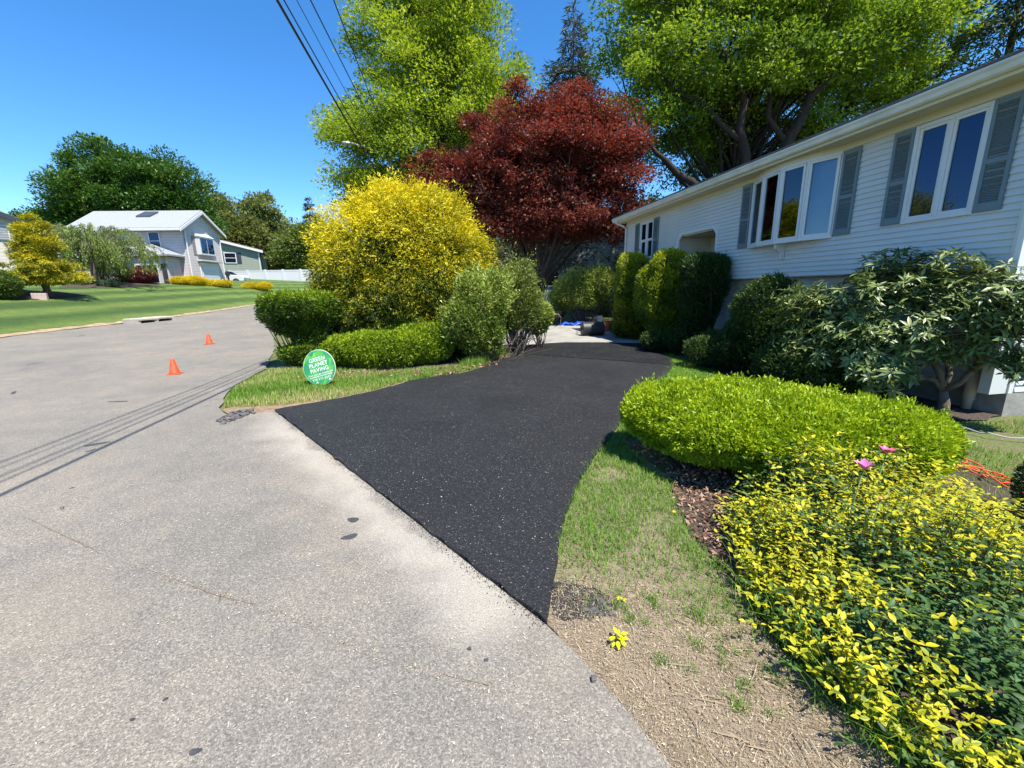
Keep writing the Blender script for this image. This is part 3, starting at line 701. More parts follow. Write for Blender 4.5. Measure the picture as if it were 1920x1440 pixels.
def shutter(x0, x1, z0, z1):
    y = OFF + .018; sw = .042
    fr_ = MB(); fr_.box(x0, x0 + sw, y, y + .03, z0, z1); fr_.box(x1 - sw, x1, y, y + .03, z0, z1)
    zm = z0 + (z1 - z0) * .455
    for a, b in ((z0, z0 + .10), (zm - .03, zm + .03), (z1 - .065, z1)): fr_.box(x0 + sw, x1 - sw, y, y + .028, a, b)
    s = fr_.build('shutter', SHUT, house, bevel=.003)
    lv = MB()
    for a, b in ((z0 + .10, zm - .03), (zm + .03, z1 - .065)):
        k = int((b - a) / .026)
        for i in range(k):
            zz = a + (b - a) * (i + .5) / k
            lv.poly([(x0 + sw, y + .004, zz + .011), (x1 - sw, y + .004, zz + .011), (x1 - sw, y + .024, zz - .009), (x0 + sw, y + .024, zz - .009),
                     (x0 + sw, y + .004, zz + .006), (x1 - sw, y + .004, zz + .006), (x1 - sw, y + .021, zz - .013), (x0 + sw, y + .021, zz - .013)],
                    [(0, 3, 2, 1), (4, 5, 6, 7), (2, 3, 7, 6), (0, 1, 5, 4)])
    lv.box(x0 + sw, x1 - sw, y, y + .003, z0 + .1, z1 - .065)
    lo_ = lv.build('louvers', SHUT, s); lo_['kind'] = 'stuff'
shutter(.285, .57, 2.565, 3.865); shutter(1.45, 1.73, 2.565, 3.865)
shutter(2.24, 2.545, 2.52, 3.865); shutter(4.655, 4.95, 2.52, 3.865)
shutter(8.62, 8.935, 2.60, 3.82); shutter(9.885, 10.2, 2.60, 3.82)

def sash(par, A, B, z0, z1, t, fwid, depth, pane, nm='sash'):
    """one framed light along plan line A-B; returns the frame object"""
    A = np.array(A); B = np.array(B); d = (B - A) / np.linalg.norm(B - A); L_ = np.linalg.norm(B - A)
    m = MB(); m.obox(A, A + d * fwid, t, t + depth, z0, z1); m.obox(B - d * fwid, B, t, t + depth, z0, z1)
    m.obox(A + d * fwid, B - d * fwid, t, t + depth * .96, z0, z0 + fwid * 1.1); m.obox(A + d * fwid, B - d * fwid, t, t + depth * .96, z1 - fwid, z1)
    f_ = m.build(nm, TRIM, par, bevel=.003)
    MB().obox(A + d * fwid, B - d * fwid, t + depth * .35, t + depth * .35 + .005, z0 + fwid * 1.1, z1 - fwid).build('pane', pane, f_)
    return f_
# two-light casement near the street end
cw = MB(); a, b, c, d_ = .57, 1.45, 2.55, 3.872; y0 = OFF - .03; y1 = OFF + .035
cw.box(a, a + .05, y0, y1, c, d_); cw.box(b - .05, b, y0, y1, c, d_); cw.box(a + .05, b - .05, y0, y1 + .006, c, c + .055); cw.box(a + .05, b - .05, y0, y1, d_ - .05, d_)
cw.box(.985, 1.035, y0, y1, c + .055, d_ - .05)
win = cw.build('casement_window', TRIM, house, bevel=.004)
sash(win, (a + .05, 0), (.985, 0), c + .055, d_ - .05, OFF - .02, .038, .04, PANED); sash(win, (1.035, 0), (b - .05, 0), c + .055, d_ - .05, OFF - .02, .038, .04, PANED)
# double-hung pair at the far end
dh = MB(); a, b, c, d_ = 8.95, 9.87, 2.60, 3.83
dh.box(a, a + .06, y0, y1, c, d_); dh.box(b - .06, b, y0, y1, c, d_); dh.box(a + .06, b - .06, y0, y1 + .01, c, c + .06); dh.box(a + .06, b - .06, y0, y1, d_ - .06, d_); dh.box(9.37, 9.45, y0, y1, c + .06, d_ - .06)
win2 = dh.build('double_hung_window', TRIM, house, bevel=.004)
for (u0, u1) in ((a + .06, 9.37), (9.45, b - .06)):
    zm = (c + d_) / 2; sash(win2, (u0, 0), (u1, 0), zm, d_ - .06, OFF - .015, .035, .03, PANED); sash(win2, (u0, 0), (u1, 0), c + .06, zm, OFF - .03, .035, .03, PANED)
# bow window of four lights
bx = [2.57, 3.07, 3.60, 4.12, 4.63]; by = [OFF + .01, OFF + .20, OFF + .265, OFF + .20, OFF + .01]
bow = MB(); K = list(zip(bx, by)); zb0, zb1 = 2.52, 3.865
lo_ = [(bx[0] - .02, OFF - .05)] + [(x, y + .03) for x, y in K] + [(bx[-1] + .02, OFF - .05)]
bow.prism([(x, y, zb0 - .03) for x, y in lo_][::-1], [(x, y, zb0 + .022) for x, y in lo_][::-1])
bw = bow.build('bow_window', TRIM, house, bevel=.004)
bow2 = MB(); bow2.prism([(x, y, zb1 - .02) for x, y in lo_][::-1], [(x, y, zb1 + .02) for x, y in lo_][::-1]); bow2.build('bow_head', TRIM, bw, bevel=.004)
fp = MB()
for (A_, B_) in zip(K[:-1], K[1:]): fp.obox(A_, B_, -.02, .012, zb1 + .02, 3.985)
fp.build('bow_head_panel', CREAM, bw)
for i, (A_, B_) in enumerate(zip(K[:-1], K[1:])):
    A2, B2 = np.array(A_), np.array(B_); dv = (B2 - A2) / np.linalg.norm(B2 - A2)
    sash(bw, A2 + dv * .03, B2 - dv * .03, zb0 + .022, zb1 - .02, -.03, .045, .05, PANE)
for (x, y) in K:
    MB().lathe([(.034, zb0 + .022), (.034, zb1 - .02)], 8, (x, y - .01, 0)).build('mullion', TRIM, bw)
# room behind the bow with vertical blinds
rm = MB(); rm.box(2.4, 4.8, -1.6, -1.55, 2.1, 4.0); rm.box(2.4, 2.45, -1.6, OFF - .12, 2.1, 4.0); rm.box(4.75, 4.8, -1.6, OFF - .12, 2.1, 4.0); rm.box(2.4, 4.8, -1.6, OFF - .12, 2.05, 2.1); rm.box(2.4, 4.8, -1.6, OFF - .12, 3.93, 3.97)
rm.build('room_lining', plain('room_wall', (.2, .19, .17), .9), house)
BLIND = plain('white_blind', (.62, .63, .62), .6, var=.05)
for i, x in enumerate(np.arange(2.70, 4.56, .066)):
    yb = OFF - .035; a = .95; dx_, dy_ = .038 * math.cos(a), .038 * math.sin(a)
    MB().prism([(x - dx_, yb - dy_, 2.56), (x + dx_, yb + dy_, 2.56), (x + dx_ * .9, yb + dy_ + .004, 2.56), (x - dx_, yb - dy_ + .004, 2.56)],
               [(x - dx_, yb - dy_, 3.84), (x + dx_, yb + dy_, 3.84), (x + dx_ * .9, yb + dy_ + .004, 3.84), (x - dx_, yb - dy_ + .004, 3.84)]).build('blind_slat', BLIND, bw)
br = [(OFF + .018, 2.49), (OFF + .24, 2.49), (OFF + .22, 2.40), (OFF + .10, 2.31), (OFF + .075, 2.20), (OFF + .018, 2.20)]
MB().prism([(3.575, a, b) for a, b in br], [(3.635, a, b) for a, b in br]).build('bracket', TRIM, bw, bevel=.004)
# recessed entry with clipped corners
tr = MB(); x0, x1, zt = 5.70, 7.54, 3.20; ch = .20
path = [(x0, UP0), (x0, zt - ch), (x0 + ch, zt), (x1 - ch, zt), (x1, zt - ch), (x1, UP0)]
inn = [(x0 + .09, UP0), (x0 + .09, zt - ch - .03), (x0 + ch + .03, zt - .09), (x1 - ch - .03, zt - .09), (x1 - .09, zt - ch - .03), (x1 - .09, UP0)]
for i in range(5):
    q = [path[i], path[i + 1], inn[i + 1], inn[i]]
    tr.prism([(a, OFF - .03, b) for a, b in q], [(a, OFF + .03, b) for a, b in q])
ent = tr.build('entry_surround', TRIM, house)
for s_ in ((x0, zt - ch), (x0, zt), (x0 + ch, zt)), ((x1, zt - ch), (x1 - ch, zt), (x1, zt)):
    MB().prism([(a, OFF - .1, b) for a, b in s_], [(a, OFF + .008, b) for a, b in s_]).build('corner_filler', SID, ent)
en = MB(); en.box(x0, x0 + .02, -.75, OFF - .03, .28, zt - .1); en.box(x1 - .02, x1, -.75, OFF - .03, .28, zt - .1); en.box(x0 + .02, x1 - .02, -.75, OFF - .03, zt - .12, zt - .09)
en.build('entry_sides', CREAM, ent)
MB().box(x0 + .02, x1 - .02, -.77, -.75, .28, zt - .1).build('entry_back_wall', CREAM, ent)
z0 = UP0
while z0 < zt - .2:
    MB().prism([(x0 + .03, -.75, z0), (x0 + .03, -.735, z0), (x0 + .03, -.746, z0 + .095), (x0 + .03, -.75, z0 + .095)], [(x1 - .03, -.75, z0), (x1 - .03, -.735, z0), (x1 - .03, -.746, z0 + .095), (x1 - .03, -.75, z0 + .095)]).build('siding_board', CREAM, ent); z0 += .097
MB().lathe([(.05, 0), (.16, -.015), (.17, -.03), (.13, -.06), (.02, -.07)], 18, (6.35, -.25, zt - .12)).build('ceiling_lamp', plain('lamp_glass', (.55, .52, .45), .3), ent, smooth=True)

# ================================================================== SHRUBS NEAR THE DRIVE
YEWB = leafmat('bright_yew', [(0, (.04, .085, .006)), (.3, (.14, .24, .008)), (.6, (.29, .40, .010)), (1, (.42, .52, .016))], .3, .45)
YEWM = leafmat('mid_yew', [(0, (.03, .065, .007)), (.35, (.11, .185, .009)), (.7, (.24, .335, .012)), (1, (.36, .46, .018))], .28, .5)
YEWD = leafmat('dark_yew', [(0, (.014, .032, .008)), (.4, (.03, .062, .011)), (.75, (.06, .11, .015)), (1, (.12, .17, .025))], .25, .5)
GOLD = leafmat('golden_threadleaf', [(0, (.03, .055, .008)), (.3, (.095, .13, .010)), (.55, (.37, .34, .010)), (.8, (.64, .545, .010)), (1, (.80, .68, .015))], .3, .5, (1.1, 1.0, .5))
PIER = leafmat('pale_pieris', [(0, (.045, .08, .015)), (.4, (.155, .215, .03)), (.75, (.33, .40, .075)), (1, (.53, .58, .14))], .25, .35)
ARBO = leafmat('arborvitae', [(0, (.02, .045, .006)), (.4, (.09, .14, .010)), (.75, (.27, .33, .014)), (1, (.46, .48, .02))], .28, .5)
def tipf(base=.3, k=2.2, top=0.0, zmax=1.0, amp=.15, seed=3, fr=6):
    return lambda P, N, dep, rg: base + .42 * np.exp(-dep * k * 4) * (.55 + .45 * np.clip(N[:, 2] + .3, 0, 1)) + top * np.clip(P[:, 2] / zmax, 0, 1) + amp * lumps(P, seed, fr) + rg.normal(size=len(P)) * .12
# broad bright yew in front of the house
yb = np.array([2.36, 3.68]); ex = np.array([.92, -.39]); ey = np.array([.39, .92])
def yb_blob(u, v, z, ru, rv, rz): c = ex * u + ey * v; return (c[0], c[1], z, ru, rv, rz)
blobs = [yb_blob(0, 0, .40, 1.02, .72, .36), yb_blob(-.72, .08, .42, .62, .52, .33), yb_blob(.72, -.02, .40, .62, .55, .33), yb_blob(-.2, .3, .46, .75, .5, .32), yb_blob(.25, -.25, .38, .7, .48, .32), yb_blob(-.95, .2, .45, .36, .34, .27), yb_blob(1.0, .02, .38, .36, .36, .28)]
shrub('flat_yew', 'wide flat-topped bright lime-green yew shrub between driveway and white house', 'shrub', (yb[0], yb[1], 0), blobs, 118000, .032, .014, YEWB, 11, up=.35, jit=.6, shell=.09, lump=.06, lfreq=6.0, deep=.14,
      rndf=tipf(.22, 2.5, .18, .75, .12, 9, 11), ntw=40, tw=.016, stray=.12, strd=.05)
# low clipped yew in front of the golden dome
lh = G(715, 690)
blobs = [(-.75, .25, .38, .75, .65, .36), (0.0, .1, .42, 1.0, .75, .42), (.75, .45, .46, .75, .7, .50), (.25, .75, .55, 1.0, .6, .48), (1.15, .35, .36, .42, .5, .30)]
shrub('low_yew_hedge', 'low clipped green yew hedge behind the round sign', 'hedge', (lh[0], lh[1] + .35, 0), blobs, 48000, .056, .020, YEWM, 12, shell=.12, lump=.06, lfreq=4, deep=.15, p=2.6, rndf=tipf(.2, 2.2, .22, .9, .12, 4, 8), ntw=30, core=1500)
# tiered hedge at the street corner
th = np.array([-5.0, 9.9])
blobs = [(-.05, 0, 1.34, .74, .62, .36), (.45, .25, 1.30, .6, .6, .42), (-.1, .1, 1.02, .58, .5, .3), (.25, .2, .62, .5, .5, .34), (.1, -.02, .28, .62, .45, .25), (.45, -.1, .2, .5, .4, .2)]
shrub('tiered_hedge', 'tiered yew hedge with shaded sides coloured dark, overhanging the street beside the golden shrub', 'hedge', (*th, gz(*th)), blobs, 34000, .066, .024, YEWM, 13, shell=.12, lump=.09, lfreq=4, deep=.2, p=2.5,
      rndf=lambda P, N, dep, rg: .02 + .6 * np.clip(N[:, 2], 0, 1) ** 1.5 * np.exp(-dep * 6) + .1 * lumps(P, 3, 7) + rg.normal(size=len(P)) * .1 + .14 * np.exp(-dep * 8), ntw=26, core=1200)  # leaf tone follows the normal: lit tops and self-shaded sides are coloured in
# golden dome
gd = np.array([-2.95, 11.9]); g0 = gz(*gd)
blobs = [(0, 0, 1.9, 2.35, 2.1, 2.45), (-.95, -.1, 1.55, 1.55, 1.6, 1.75), (1.0, -.1, 1.75, 1.6, 1.6, 1.85), (.35, .1, 2.95, 1.45, 1.4, 1.5), (-.35, -.35, 1.25, 1.9, 1.7, 1.3), (-.2, 0, 3.25, 1.1, 1.1, 1.15), (-1.6, 0, 1.2, .95, 1.1, 1.1)]
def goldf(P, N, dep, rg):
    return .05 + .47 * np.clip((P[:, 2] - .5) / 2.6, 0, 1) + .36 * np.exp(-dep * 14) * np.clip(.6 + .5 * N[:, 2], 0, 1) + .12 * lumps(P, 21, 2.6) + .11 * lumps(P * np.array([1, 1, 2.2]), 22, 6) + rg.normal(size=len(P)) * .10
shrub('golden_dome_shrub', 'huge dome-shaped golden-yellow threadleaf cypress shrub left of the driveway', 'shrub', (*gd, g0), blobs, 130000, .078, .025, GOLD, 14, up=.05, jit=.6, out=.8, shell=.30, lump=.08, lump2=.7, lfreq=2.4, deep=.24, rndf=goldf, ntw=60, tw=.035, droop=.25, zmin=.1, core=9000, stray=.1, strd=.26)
# pale pieris and its neighbour
pb = np.array([-.62, 10.15])
blobs = [(-.15, 0, 1.35, .66, .6, .78), (-.4, -.2, .95, .58, .5, .58), (.15, .1, 1.55, .52, .5, .66), (-.1, 0, .7, .62, .5, .48)]
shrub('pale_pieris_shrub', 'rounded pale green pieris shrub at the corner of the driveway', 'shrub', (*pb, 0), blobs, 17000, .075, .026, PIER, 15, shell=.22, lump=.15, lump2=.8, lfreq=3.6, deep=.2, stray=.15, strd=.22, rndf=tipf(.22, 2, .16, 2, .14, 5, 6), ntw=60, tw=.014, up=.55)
pb = np.array([.18, 11.7])
blobs = [(0, 0, 1.75, .48, .5, .75), (.1, -.1, 1.2, .58, .55, .62), (-.25, 0, 1.15, .5, .5, .7)]
LAUR = leafmat('grey_green_laurel', [(0, (.035, .06, .012)), (.4, (.125, .165, .028)), (.75, (.25, .295, .055)), (1, (.40, .43, .10))], .25, .4)
shrub('upright_laurel_shrub', 'upright twiggy grey-green shrub beside the pieris', 'shrub', (*pb, 0), blobs, 13000, .065, .024, LAUR, 16, shell=.2, lump=.16, lump2=.8, lfreq=3.6, deep=.25, stray=.15, strd=.25, rndf=tipf(.2, 2, .2, 2.5, .14, 6, 6), ntw=110, tw=.013, bark=plain('pale_twig', (.16, .13, .10), .9), up=.5)
pb = np.array([.85, 12.0])
shrub('ball_shrub', 'small round light green ball shrub beside the concrete apron', 'shrub', (*pb, 0), [(0, 0, 1.0, .34, .36, .36), (-.15, .05, .72, .36, .34, .28)], 7000, .06, .024, PIER, 17, shell=.1, lump=.05, deep=.2, rndf=tipf(.3, 2, .2, 1.4, .1, 7, 6), ntw=26, tw=.012)
# bare lower branches trailing over the paving
rg = np.random.default_rng(4); mb = MB()
for i in range(46):
    b0 = np.array([rg.uniform(-.9, .5), rg.uniform(-.3, 1.5), 0]) * np.array([1, 1, 0]); t = b0 + np.array([rg.uniform(-.3, .8), rg.uniform(-.9, .3), rg.uniform(.15, .7)])
    twigs(mb, b0, [t], .012, .004, rg, .5)
o = empty('bare_branches', (-.2, 10.2, 0), 0, 'tangle of bare dead branches under the pieris at the drive edge', 'branches'); mb.build('twig_tangle', plain('dead_twig', (.12, .09, .07), .95), o)

# clipped upright hedge by the entry of the white house
def wallpt(s, off): return (HP[0] + math.sin(math.radians(-9.7)) * s - math.cos(math.radians(9.7)) * off, HP[1] + math.cos(math.radians(9.7)) * s + math.sin(math.radians(-9.7)) * off)
hl = dict(up=.6, jit=.5, shell=.12, lump=.09, lfreq=5, deep=.2, p=2.8, rndf=tipf(.16, 2.2, .3, 2.6, .13, 8, 6), tw=.018, ntw=26, core=2600)  # height term puts the sunlit tops into the leaf colour
c = (4.42, 11.9)
shrub('clipped_arborvitae', 'clipped arborvitae with its sunlit top coloured golden in the middle of the entry hedge', 'shrub', (*c, 0), [(0, 0, 2.06, .50, .48, .60), (-.05, -.1, 1.3, .58, .55, .9), (.35, -.1, 1.5, .42, .4, .9), (0, -.1, .7, .55, .5, .55), (-.42, .3, 1.5, .35, .4, .8)], 28000, .065, .024, ARBO, 18, **hl)
c = (4.02, 14.1)
shrub('clipped_arborvitae', 'rounded arborvitae by the far downspout of the white house', 'shrub', (*c, 0), [(0, 0, 2.25, .46, .45, .55), (0, .0, 1.6, .54, .5, .9), (.1, .0, .8, .6, .6, .75)], 20000, .065, .024, ARBO, 19, **hl)
c = (4.72, 10.4)
hl2 = dict(hl); hl2['rndf'] = tipf(.05, 2.2, .16, 2.6, .1, 8, 6); hl2['ntw'] = 60
shrub('flared_yew', 'dark yew flaring to a flat top with bare stems against the white siding', 'shrub', (*c, 0), [(.0, 0, 2.10, .50, .5, .32), (.04, -.1, 1.75, .46, .42, .42), (-.1, -.1, 1.3, .46, .42, .6), (-.15, -.1, .8, .4, .4, .45)], 20000, .06, .02, YEWD, 20, **hl2)
DH = dict(shell=.1, lump=.07, lfreq=5, deep=.2, rndf=tipf(.12, 2.2, .2, .7, .12, 8, 6))
c = G(1150, 640); shrub('low_dark_hedge', 'low dark green mound shrub behind the red bucket', 'shrub', (c[0] + .75, c[1] + 1.0, 0), [(0, 0, .36, .62, .5, .34), (.5, .1, .34, .5, .45, .3)], 9000, .055, .02, YEWD, 21, **DH)
shrub('low_dark_hedge', 'low spreading dark shrub at the foot of the middle arborvitae', 'shrub', (4.05, 11.1, 0), [(0, 0, .3, .55, .5, .28), (.4, -.3, .3, .5, .45, .26)], 9000, .055, .02, YEWD, 22, **DH)
c = (4.78, 7.95)
shrub('dark_yew_bush', 'tall rounded dark green yew bush beside the rhododendron', 'shrub', (*c, 0), [(0, 0, 1.2, .56, .62, .68), (.05, .05, .75, .66, .7, .62), (.2, -.55, .8, .5, .5, .65), (-.25, .1, .5, .5, .5, .4)], 34000, .05, .018, YEWD, 23, shell=.14, lump=.1, lfreq=4.5, deep=.2, up=.5, rndf=tipf(.14, 2.2, .22, 1.9, .13, 8, 6), ntw=30, core=1500)
c = (4.25, 8.75)
shrub('low_yew_mound', 'low dark yew mound between the hostas and the tall yew bush', 'shrub', (*c, 0), [(0, 0, .34, .55, .55, .34), (.4, .5, .38, .5, .5, .36)], 11000, .05, .018, YEWD, 24, **DH)
c = (5.2, 6.9)
shrub('dark_yew_bush', 'dark yew bush under the rhododendron by the lower wall', 'shrub', (4.65, 6.55, 0), [(0, 0, .42, .65, .7, .42), (.35, .5, .55, .55, .6, .5), (.45, -.5, .3, .5, .5, .3)], 16000, .05, .018, YEWD, 25, **DH)
HED = leafmat('dark_boxwood', [(0, (.012, .03, .008)), (.5, (.03, .065, .014)), (1, (.07, .12, .025))], .25, .45)  # one dark green for the boxwood and the laurels
c = G(1935, 1010)
shrub('box_shrub', 'dark boxwood shrub behind the golden euonymus by the orange cord', 'shrub', (c[0] + .42, c[1] + .02, 0), [(0, 0, .3, .40, .36, .34)], 9000, .03, .014, HED, 26, shell=.1, deep=.3, ntw=16, tw=.008)

# ---- big leaves as real leaves: rhododendron, euonymus, hosta
def leaf_mesh(name, wl, fold, curl, rnd, mat, seg=4, mid=0):
    """unit-long pointed leaf along +x, face up"""
    V = []; Fc = []
    for i in range(seg + 1):
        t = i / seg; hw = wl * .5 * math.sin(math.pi * min(1, (t * .96 + .02)) ** .85) + .002; z = -curl * t * t
        V += [(t, -hw, z + hw * fold), (t, 0, z), (t, hw, z + hw * fold)]
    for i in range(seg):
        a = i * 3; Fc += [(a, a + 3, a + 4, a + 1), (a + 1, a + 4, a + 5, a + 2)]
    rr = np.full(len(V), rnd); rr[1::3] -= mid; me = npmesh(name, np.array(V), np.array(Fc), rr, True); me.materials.append(mat); return me
def place_leaves(root, P, D, N, L, r, meshes, mat, nmax=300, name='leaf', lowm=None, varieg=False):
    """the leaves nearest the camera as parts, the rest joined"""
    base = np.array(root.location); n = len(P)
    D = unit(D); N = unit(N - D * (N * D).sum(1, keepdims=True)); S = np.cross(N, D)
    dist = np.linalg.norm(P + base - CAM, axis=1) / L
    order = np.argsort(dist); near = order[:nmax]; far = order[nmax:]
    for i in near:
        k = min(len(meshes) - 1, int(r[i] * len(meshes))); o = bpy.data.objects.new(name, meshes[k]); col.objects.link(o); o.parent = root
        mx = Matrix.Identity(4)
        for c_ in range(3): mx[c_][0] = D[i, c_] * L[i]; mx[c_][1] = S[i, c_] * L[i]; mx[c_][2] = N[i, c_] * L[i]; mx[c_][3] = P[i, c_]
        o.matrix_local = mx
    if len(far) == 0: return
    me0 = meshes[-1] if lowm is None else lowm; co = np.empty(len(me0.vertices) * 3); me0.vertices.foreach_get('co', co); co = co.reshape(-1, 3)
    fc = np.empty(len(me0.polygons) * 4, np.int32); me0.polygons.foreach_get('vertices', fc); fc = fc.reshape(-1, 4)
    k = len(co); m = len(far)
    V = P[far][:, None] + L[far][:, None, None] * (co[None, :, 0:1] * D[far][:, None] + co[None, :, 1:2] * S[far][:, None] + co[None, :, 2:3] * N[far][:, None])
    Fc = (np.arange(m)[:, None, None] * k + fc[None]).reshape(-1, 4)
    RR = np.repeat(r[far], k).reshape(m, k).copy()
    if varieg: RR[:, 1::3] -= np.where(r[far] > .55, np.random.default_rng(3).uniform(0, .30, m), 0)[:, None]
    o = link('foliage', npmesh('foliage', V.reshape(-1, 3), Fc, RR.ravel(), True), mat, root); o['kind'] = 'stuff'
RHOD = leafmat('rhododendron_leaf', [(0, (.04, .075, .018)), (.5, (.145, .20, .055)), (.85, (.27, .32, .11)), (1, (.40, .42, .14))], .15, .38, (1.1, 1.1, .5), .5)
rh_base = np.array([5.80, 5.38, 0])
rh = empty('rhododendron', tuple(rh_base), 0, 'large open rhododendron with crooked bare trunks beside the white house', 'shrub')
rg = np.random.default_rng(31)
blobs = np.array([(-.55, .55, 1.45, .62, .62, .55), (-.95, 1.05, 1.2, .55, .55, .55), (-.15, .2, 1.62, .5, .5, .52), (-.35, .7, 1.75, .55, .55, .42), (.0, -.35, 1.45, .38, .42, .48), (-.85, .5, 1.0, .5, .5, .4), (-.35, -.15, 1.2, .4, .4, .4), (-.15, -.5, 1.15, .35, .35, .35), (-1.05, 1.4, .85, .5, .5, .5), (-.75, .45, .6, .45, .45, .35), (-1.15, .9, .7, .5, .5, .5), (-.2, -.75, 1.35, .35, .35, .4), (.1, -.65, 1.6, .3, .35, .3), (-1.2, 1.3, 1.35, .45, .45, .4), (-.8, .05, .5, .3, .35, .26), (.12, -.85, 1.15, .3, .3, .4), (-.05, -.75, .75, .25, .25, .25), (-.55, -.1, .95, .35, .35, .3), (-.5, .2, .6, .32, .32, .26), (-.15, -.35, .9, .3, .3, .25)])
nw = 2000; k = rg.choice(len(blobs), nw, p=(blobs[:, 3] ** 2) / (blobs[:, 3] ** 2).sum()); u = unit(rg.normal(size=(nw, 3)) + np.array([-.25, -.35, .35]))
WC = blobs[k, :3] + u * blobs[k, 3:6] * (rg.random(nw) ** .5)[:, None]
wloc = lambda P: (P[:, :2] + rh_base[:2] - HP[:2]) @ np.array([-math.cos(math.radians(9.7)), math.sin(math.radians(-9.7))])
WC = WC[(wloc(WC) > .42) & (WC[:, 2] > .25)]; nw = len(WC)
LPW = 9; kk = np.repeat(np.arange(nw), LPW); n = len(kk)
ax = unit(unit(WC - np.array([-.4, .4, 1.0])) * .7 + np.array([0, 0, .9]) + rg.normal(size=(nw, 3)) * .3)[kk]
a = np.tile(np.arange(LPW) * 2 * math.pi / LPW, nw) + np.repeat(rg.uniform(0, 6, nw), LPW) + rg.normal(size=n) * .2
e1 = unit(np.cross(ax, np.array([.3, .5, .8]))); e2 = np.cross(ax, e1); rad = e1 * np.cos(a)[:, None] + e2 * np.sin(a)[:, None]
tilt = rg.normal(.18, .38, n); D = rad + ax * tilt[:, None]; D[:, 2] -= .12; N = ax - rad * tilt[:, None] + rg.normal(size=(n, 3)) * .12
L = rg.uniform(.085, .145, n); P = WC[kk] + rad * .008 + ax * rg.uniform(-.02, .02, n)[:, None]
r = np.clip(rg.normal(.5, .2, n) + (rg.random(n) > .97) * .4, 0, .999)
RM = [leaf_mesh('rhododendron_leaf', .30, .35, .14, v, RHOD) for v in (.15, .4, .55, .75, .95)]
place_leaves(rh, P, D, N, L, r, RM, RHOD, lowm=leaf_mesh('leaf_low', .30, .35, .14, .5, RHOD, 2))
V_, F_, r_ = leaves(WC + ax[::LPW] * .01, ax[::LPW], rg.normal(size=(nw, 3)), np.full(nw, .035), np.full(nw, .012), np.full(nw, .98)); link('buds', npmesh('buds', V_, F_, r_), RHOD, rh)['kind'] = 'stuff'
mb = MB()
B0 = np.array([0, 0, 0.]); fork = np.array([-.02, .03, .28])
mb.tube([B0 + (0, 0, -.05), B0 + (.01, 0, .1), fork], [.085, .065, .055], 9)
tr_paths = [[fork, (-.12, .06, .42), (-.34, .16, .47), (-.46, .22, .52), (-.50, .26, .75), (-.52, .34, 1.05), (-.55, .5, 1.4)],
            [fork, (-.10, .02, .5), (-.20, .08, .7), (-.21, .14, 1.0), (-.3, .3, 1.35), (-.3, .55, 1.7)],
            [fork, (.06, -.1, .42), (.14, -.14, .6), (.10, -.28, .95), (.0, -.35, 1.35)],
            [fork, (.02, .02, .5), (-.02, .12, .9), (-.12, .2, 1.5)],
            [(-.46, .22, .52), (-.7, .5, .62), (-.9, .9, .85), (-1.0, 1.2, 1.1)], [(.14, -.14, .6), (-.02, -.4, .75), (-.15, -.5, 1.1)]]
for pth in tr_paths: mb.tube(np.array(pth, float), np.linspace(.045, .014, len(pth)), 7)
PR = np.concatenate([np.array(p, float) for p in tr_paths])
for c_ in WC[::4]:
    st_ = PR[np.linalg.norm(PR - c_, axis=1).argmin()]; twigs(mb, st_, [c_], .010, .005, rg, .2, 5, 5)
mb.build('trunks', BARK, rh, smooth=True)

EUO = leafmat('golden_euonymus', [(0, (.028, .065, .020)), (.40, (.075, .155, .035)), (.50, (.13, .20, .03)), (.62, (.30, .34, .02)), (.8, (.50, .46, .015)), (.95, (.62, .54, .02)), (1, (.70, .62, .06))], .30, .5, (1.1, 1.0, .4), .3)
eu_base = np.array([1.95, 1.95, 0])
eu = empty('golden_euonymus', tuple(eu_base), 0, 'sprawling green and golden variegated euonymus at the straw verge', 'shrub')
rg = np.random.default_rng(41)
ns = 3700
foot = px([(1385, 1010), (1410, 1075), (1470, 1180), (1540, 1270), (1640, 1360), (1740, 1450), (1900, 1520), (2150, 1400), (2060, 1180), (1900, 1060), (1800, 1000), (1700, 955), (1620, 938), (1500, 930), (1420, 950)])
sp_ = scatter(foot, ns, rg); edge_c = foot.mean(0)
dB = np.min([np.abs(np.cross(b - a, sp_ - a)) / np.linalg.norm(b - a) for a, b in zip(foot, np.roll(foot, -1, 0))], 0)
hmax = (.14 + .33 * np.clip(dB / .28, 0, 1) ** .7) * (1 + .26 * lumps(np.column_stack([sp_, np.zeros(ns)]), 3, 7)).clip(.4, 1.5) * np.interp(sp_[:, 1], [1.0, 1.5, 2.6], [.55, .8, 1.0])
LP, LD, LN, LL, LR = [], [], [], [], []; mb = MB()
gold_patch = lumps(np.column_stack([sp_, np.zeros(ns)]), 8, 4.6) + .8 * (hmax / hmax.mean() - 1) + .25 * np.clip((sp_[:, 1] - 1.9) / .5, -.1, 1)
